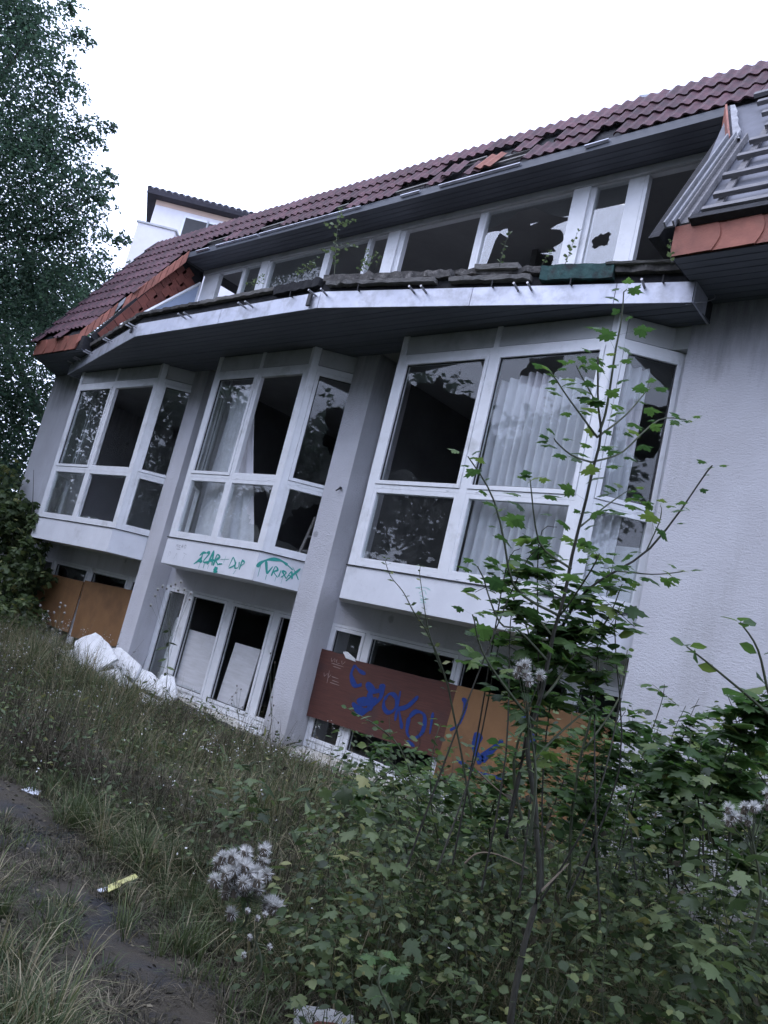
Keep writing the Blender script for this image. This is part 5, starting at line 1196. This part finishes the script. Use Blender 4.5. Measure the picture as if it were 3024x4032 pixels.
tree('broadleaf_tree', 'tall broadleaf tree rising at the left edge above the tiled roof', cl(
    (-250, -100, 17, 2.6), (-60, 250, 16.5, 1.5), (120, 120, 17, .9), (40, 500, 16.5, 1.35), (230, 330, 17, .62), (190, 560, 17, .85), (-150, 700, 16, 2.0), (120, 760, 16.5, 1.3), (300, 720, 17, .7), (340, 520, 17.2, .45),
    (90, 1000, 16.5, 1.35), (280, 930, 17, .85), (400, 800, 17.4, .35), (180, 1180, 16.5, 1.1), (-200, 1150, 15.5, 1.9), (380, 1080, 18, .62), (60, 20, 17, .7), (330, 150, 17.3, .3), (440, 500, 17.4, .22), (470, 930, 17.6, .30), (440, 700, 17.5, .25), (270, 20, 17.2, .3), (490, 1060, 18, .25)),
    [tb, tb + Vector((.2, .1, 3.5)), at(-250, 700, 16.5), at(-200, 0, 17)], [[at(-280, 900, 16.5), at(-60, 700, 16.5), at(200, 500, 17)], [at(-280, 1000, 16.5), at(0, 950, 16.5), at(300, 800, 17)], [at(-260, 600, 16.5), at(-60, 380, 16.6), at(120, 150, 17)], [at(-250, 1100, 16.5), at(60, 1120, 16.5), at(300, 1030, 17.2)]], 76000, .082, seed=2, tr=.3, group='trees round the building')
tb = Vector((-22.5, 11.5, -1.7))
tree('broadleaf_tree', 'dark dense tree behind the left end of the building', cl((-50, 1350, 19, 2.2), (150, 1250, 21, 1.6), (60, 1600, 19, 1.8), (-200, 1700, 18, 2.4), (200, 1120, 22, 1.0), (400, 1180, 25, .9), (-50, 1950, 18, 1.9), (330, 1300, 24, 1.2)),
    [tb, tb + Vector((0, 0, 3)), at(0, 1300, 21)], [], 36000, .11, seed=3, tr=.25, group='trees round the building')
tb = Vector((-17.3, 6.0, -1.6))
tree('maple_bush', 'leafy maple bush crowding the left corner of the building', cl((-80, 1950, 15.6, .9), (40, 2130, 15.2, .70), (-30, 2350, 14.8, .95), (110, 2260, 14.4, .42), (20, 2520, 14, .8), (90, 2420, 13.8, .40), (-120, 2600, 13, 1.1), (150, 2060, 14.6, .22), (130, 2170, 14.4, .3), (60, 2650, 13, .5), (60, 2000, 15, .4)),
    [tb, tb + Vector((0, 0, 1.5)), at(20, 2000, 15.4)], [[at(0, 2400, 14.6), at(110, 2200, 14.5), at(133, 1850, 14.5)]], 11000, .115, mat='leaf_bush', tmpl=STAR, seed=4, tr=.06, group='trees round the building')
tree('broadleaf_tree', 'wall of dark woodland foliage at the far left', [(Vector((-30, 4, 1)), 3.5), (Vector((-31, 9, 2)), 3.8), (Vector((-30, 13, 1.5)), 3.5), (Vector((-31, 7, 6)), 3.2), (Vector((-32, 1, 4)), 3.5)], [(-30, 7, -1.7), (-30, 7, 2), (-30.5, 7, 5)], [], 24000, .20, seed=5, group='trees round the building')
# woods behind the camera, mirrored in the panes
rt2 = random.Random(9)
for k, (x, y, h, rr_, lab) in enumerate([(-12, -10, 10.5, 3.6, 'tall tree across the path opposite the middle bay'), (-18, -9, 11, 3.8, 'tall tree across the path opposite the left bay'), (-25, -8, 11, 3.9, 'tree across the path far to the left'), (-32, -6, 11.5, 4.2, 'leftmost tree of the row across the path'),
        (-6, -12, 10, 3.9, 'tree across the path behind the camera'), (1, -12, 10.5, 3.9, 'round tree across the path opposite the rough wall'), (7, -10, 10.5, 3.9, 'spreading tree across the path on the right'), (11, -5, 9.5, 3.6, 'tree near the right end of the building'), (-38, -2, 11, 4.0, 'tree where the path leaves to the left')]):
    cs = [(Vector((x + rt2.uniform(-2.6, 2.6), y + rt2.uniform(-2, 2), h * q - 1.6)), rr_ * rt2.uniform(.55, .85)) for q in (.14, .22, .34, .45, .55, .66, .78, .86)]
    tree('broadleaf_tree', lab, cs, [(x, y, -1.7), (x + .2, y, h * .4 - 1.6), (x, y, h * .8 - 1.6)], [], 19000 if x < -8 else 13000, .34, seed=20 + k, group='trees across the path mirrored in the panes')

# ------------------------------------------------------------------ litter and debris
def slabby(label, cat, name, pts, mat, th=.02, nrm=None, rag=0, seed=0):
    """flat irregular piece through 3D points"""
    c = sum((Vector(p) for p in pts), Vector()) / len(pts); b = MB(); P_ = []
    for i, p in enumerate(pts):
        p, q = Vector(p), Vector(pts[(i + 1) % len(pts)]); n = 5 if rag else 1
        for k in range(n):
            v = p.lerp(q, k / n)
            if rag: v = v + Vector((noise.noise(v * 20 + Vector((seed, 0, 0))), noise.noise(v * 20 + Vector((0, seed, 0))), .4 * noise.noise(v * 25))) * rag
            P_.append(v)
    nv = (Vector(pts[1]) - Vector(pts[0])).cross(Vector(pts[2]) - Vector(pts[0])).normalized() if nrm is None else Vector(nrm)
    o = b.extr(P_, -nv * th).build(name, M[mat]); return tag(o, label, cat)
def G(x, y, dz=.01): return Vector((x, y, gz(x, y) + dz))
def pg(px, py, dz=.02):
    p = on_z(px, py, -1.6); 
    for _ in range(4): p = on_z(px, py, gz(p.x, p.y) + dz)
    return p
slabby('white rectangular sheet of paper lying on the asphalt at the left edge', 'paper', 'paper_sheet', [pg(84, 3108), pg(118, 3096), pg(164, 3114), pg(146, 3134)], 'paper', .003, (0, 0, 1))
slabby('crumpled pale scrap on the asphalt below the white sheet of paper', 'paper', 'paper_scrap', [pg(100, 3232), pg(125, 3226), pg(152, 3240), pg(140, 3256), pg(120, 3245)], 'paper', .01, (0, 0, 1), .01, 3)
slabby('torn yellow plastic strip lying across the path', 'plastic strip', 'plastic_strip', [pg(425, 3485, .07), pg(530, 3440, .08), pg(548, 3455, .08), pg(486, 3478, .07), pg(478, 3474, .07), pg(474, 3490, .07), pg(425, 3512, .07)], 'yellow', .004, (0, 0, 1), .004, 4)
slabby('white foil scrap at the left tip of the yellow strip', 'foil', 'foil_scrap', [pg(380, 3502, .03), pg(420, 3490, .03), pg(440, 3505, .03), pg(395, 3512, .03)], 'paper', .004, (0, 0, 1), .006, 5)
sg = slabby('weathered white board with a dark red printed edge lying at the bottom centre', 'board', 'fallen_board', [pg(1158, 3952, .05), pg(1305, 3972, .05), pg(1390, 3998, .05), pg(1400, 4060, .05), pg(1160, 4090, .05)], 'whiteboard', .012, (0, 0, 1), .003, 6)
adopt(slabby(None, None, 'red_print', [pg(1225, 4032, .053), pg(1250, 4020, .053), pg(1330, 4028, .053), pg(1345, 4070, .053), pg(1215, 4070, .053)], 'signred', .002, (0, 0, 1)), sg)
slabby('white rag at the bottom left corner', 'rag', 'rag', [pg(0, 3985, .04), pg(50, 4005, .04), pg(65, 4040, .04), pg(0, 4060, .04), pg(-40, 4010, .04)], 'paper', .012, (0, 0, 1), .01, 7)
slabby('faded blue plastic scrap in the grass at the bottom left', 'plastic', 'plastic_scrap', [pg(120, 3950, .05), pg(190, 3945, .05), pg(205, 3990, .05), pg(135, 3998, .05)], 'green_felt', .004, (0, 0, 1), .008, 8)
# insulation slabs heaped against the left window and pier
def hp(px, py, y): return on_y(px, py, y)
heap = [('flat white insulation slab at the far left end of the heap under the bush', [(95, 2590), (170, 2560), (240, 2600), (205, 2650), (120, 2640)], 6.1, 5.9),
 ('tallest peaked white insulation slab leaning before the leftmost window', [(300, 2530), (382, 2495), (430, 2535), (470, 2600), (380, 2650), (310, 2620)], 6.36, 5.98),
 ('white insulation slab tipped against the left pier behind the heap', [(425, 2560), (478, 2555), (560, 2625), (530, 2680), (455, 2640)], 6.62, 6.30),
 ('long white insulation slab sliding down towards the centre window', [(540, 2630), (600, 2655), (668, 2712), (650, 2760), (560, 2715), (510, 2680)], 6.50, 6.15),
 ('low white insulation fragment at the left foot of the heap', [(150, 2572), (225, 2552), (292, 2580), (262, 2632), (180, 2615)], 6.25, 6.0),
 ('broken white insulation piece lying flat in the middle of the heap', [(380, 2655), (470, 2640), (525, 2700), (470, 2745), (390, 2715)], 6.05, 5.8),
 ('small white insulation crumb in the weeds below the heap', [(560, 2730), (640, 2770), (620, 2810), (545, 2780)], 6.0, 5.85),
 ('white insulation piece half hidden left of the peaked slab', [(240, 2570), (310, 2560), (330, 2640), (270, 2660)], 6.2, 6.05)]
for k, (lab, pts, ya, yb) in enumerate(heap):
    ys = [p[1] for p in pts]; lo, hi = min(ys), max(ys)
    slabby(lab, 'insulation slab', 'insulation_slab', [hp(px, py, ya + (yb - ya) * (py - lo) / (hi - lo)) for px, py in pts], 'foam', .035, None, .02, k + 1)
cb = MB(); rc = random.Random(14)
for k in range(170):
    x = rc.uniform(-14.4, -10.6); y = rc.uniform(5.7, 6.7); z = gz(x, y) + rc.uniform(.02, .16); r0 = rc.uniform(.012, .06)
    P_ = [Vector((x, y, z)) + Vector((rc.uniform(-1, 1), rc.uniform(-.6, .6), rc.uniform(-.5, .5))) * r0 for _ in range(5)]
    cb.add(P_, [(0, 1, 2), (0, 2, 3), (0, 3, 1), (1, 2, 4), (2, 3, 4), (3, 1, 4)])
tag(cb.build('insulation_crumbs', M['foam']), kind='stuff')
slabby('grey crumpled membrane piece left of the white heap', 'membrane', 'membrane_scrap', [hp(140, 2490, 6.45), hp(215, 2525, 6.45), hp(225, 2550, 6.4), hp(150, 2555, 6.4), hp(125, 2530, 6.4)], 'plinth', .02, None, .02, 4)
slabby('broken white plaster piece on the sill by the left pier', 'insulation slab', 'insulation_slab', [hp(640, 2660, 6.75), hp(690, 2670, 6.8), hp(700, 2750, 6.7), hp(650, 2780, 6.6), hp(600, 2740, 6.5)], 'foam', .03, None, .015, 5)
slabby('white crumbling render patch on the ledge beside the right pier of the centre window', 'render patch', 'render_scrap', [hp(935, 2838, 6.80), hp(1040, 2875, 6.80), hp(1030, 2900, 6.78), hp(985, 2885, 6.78)], 'foam', .02, None, .01, 6)
# black sheet of felt sliding off the bank under the centre window
b = MB(); n = 14
for i in range(n + 1):
    for j in range(5):
        q, w = i / n, j / 4; p = hp(680 + 330 * q, 2735 + 165 * q, 6.78 - .42 * w); b.v.append((p.x, p.y, p.z - .20 * w - .04 * w * math.sin(i * 1.3) - .02 + .03 * noise.noise(Vector((i * .6, j * .8, 0)))))
b.f = [(i * 5 + j, (i + 1) * 5 + j, (i + 1) * 5 + j + 1, i * 5 + j + 1) for i in range(n) for j in range(4)]
tag(b.build('black_sheet', M['felt_dark'], None, smooth=True), 'black rumpled membrane draped below the sill of the centre window', 'membrane')
# ragged twig and stick
o = MB().tube([on_y(1128, 2935, 6.6), on_y(1160, 2925, 6.62), on_y(1183, 2922, 6.6)], .010, .006, n=5).build('stick', M['bark']); tag(o, 'short dark stick lying at the foot of the right pier', 'stick')
o = MB().tube(smooth_pts([on_y(0, 1760, 7.3), on_y(60, 1810, 7.2), on_y(92, 1832, 7.1)], 3), .012, .006, n=5).build('bare_branch', M['drystem']); tag(o, 'pale bare branch poking out left of the building corner', 'branch')
for lab, p in (('long thin arching dry stem over the undergrowth', [at(1830, 3400, 3.1), at(1880, 3360, 3.1), at(1960, 3365, 3.1), at(2080, 3420, 3.1)]), ('pale bare twig rising before the ochre board', [at(1885, 3040, 3.6), at(1960, 3110, 3.6), at(2070, 3190, 3.6)]), ('dead broken branch forking from the maple trunk', [at(2130, 3510, 2.7), at(2200, 3440, 2.75), at(2240, 3400, 2.8)])):
    o = MB().tube(smooth_pts(p, 4), .0045, .002, n=5).build('dry_branch', M['drystem']); tag(o, lab, 'branch')
# bare wires
o = MB().tube(smooth_pts([on_y(2880, 1100, 6.75), on_y(2820, 1110, 6.75), on_y(2816, 1160, 6.6), on_y(2800, 1182, 6.5), on_y(2700, 1199, 6.33)], 4), .006, .005, n=5).build('lightning_wire', M['metal']); tag(o, 'bare wire looping over the right end of the canopy', 'wire')
for k, (lab, pts) in enumerate((('thin wire sticking up from the roof tiles near the middle', [(1625, 760), (1604, 720), (1590, 650), (1583, 615)]), ('thin wire sticking up right of the middle one', [(1727, 650), (1730, 620), (1738, 590)]))):
    o = MB().tube(smooth_pts([on_y(x, y, 7.35) for x, y in pts], 3), .003, .002, n=4).build('roof_wire', M['drystem']); tag(o, lab, 'wire')
pp = on_y(2520, 385, 7.9); o = MB().tube([pp, pp + Vector((.42, .1, -.02))], .05, n=10).build('roof_pipe', M['zinc']); tag(o, 'grey pipe end poking over the top of the tiled roof', 'pipe')
o = MB().box((.0, 0, 0), (.06, .02, .05)); m_ = MB()
q = on_y(1341, 1922, YP - .012); m_.tube([q, q + Vector((.02, -.03, -.01)), q + Vector((-.02, -.05, -.05))], .022, .008, n=6); tag(m_.build('wall_hook', M['dark_metal']), 'small dark fitting on the pier left of the right bay', 'fitting')

# ------------------------------------------------------------------ raise everything from the eye level frame to the ground frame
for o in list(SC.objects):
    if o.parent is None and o is not cam and o is not sun: o.location.z += EYE
print('objects', len(SC.objects))
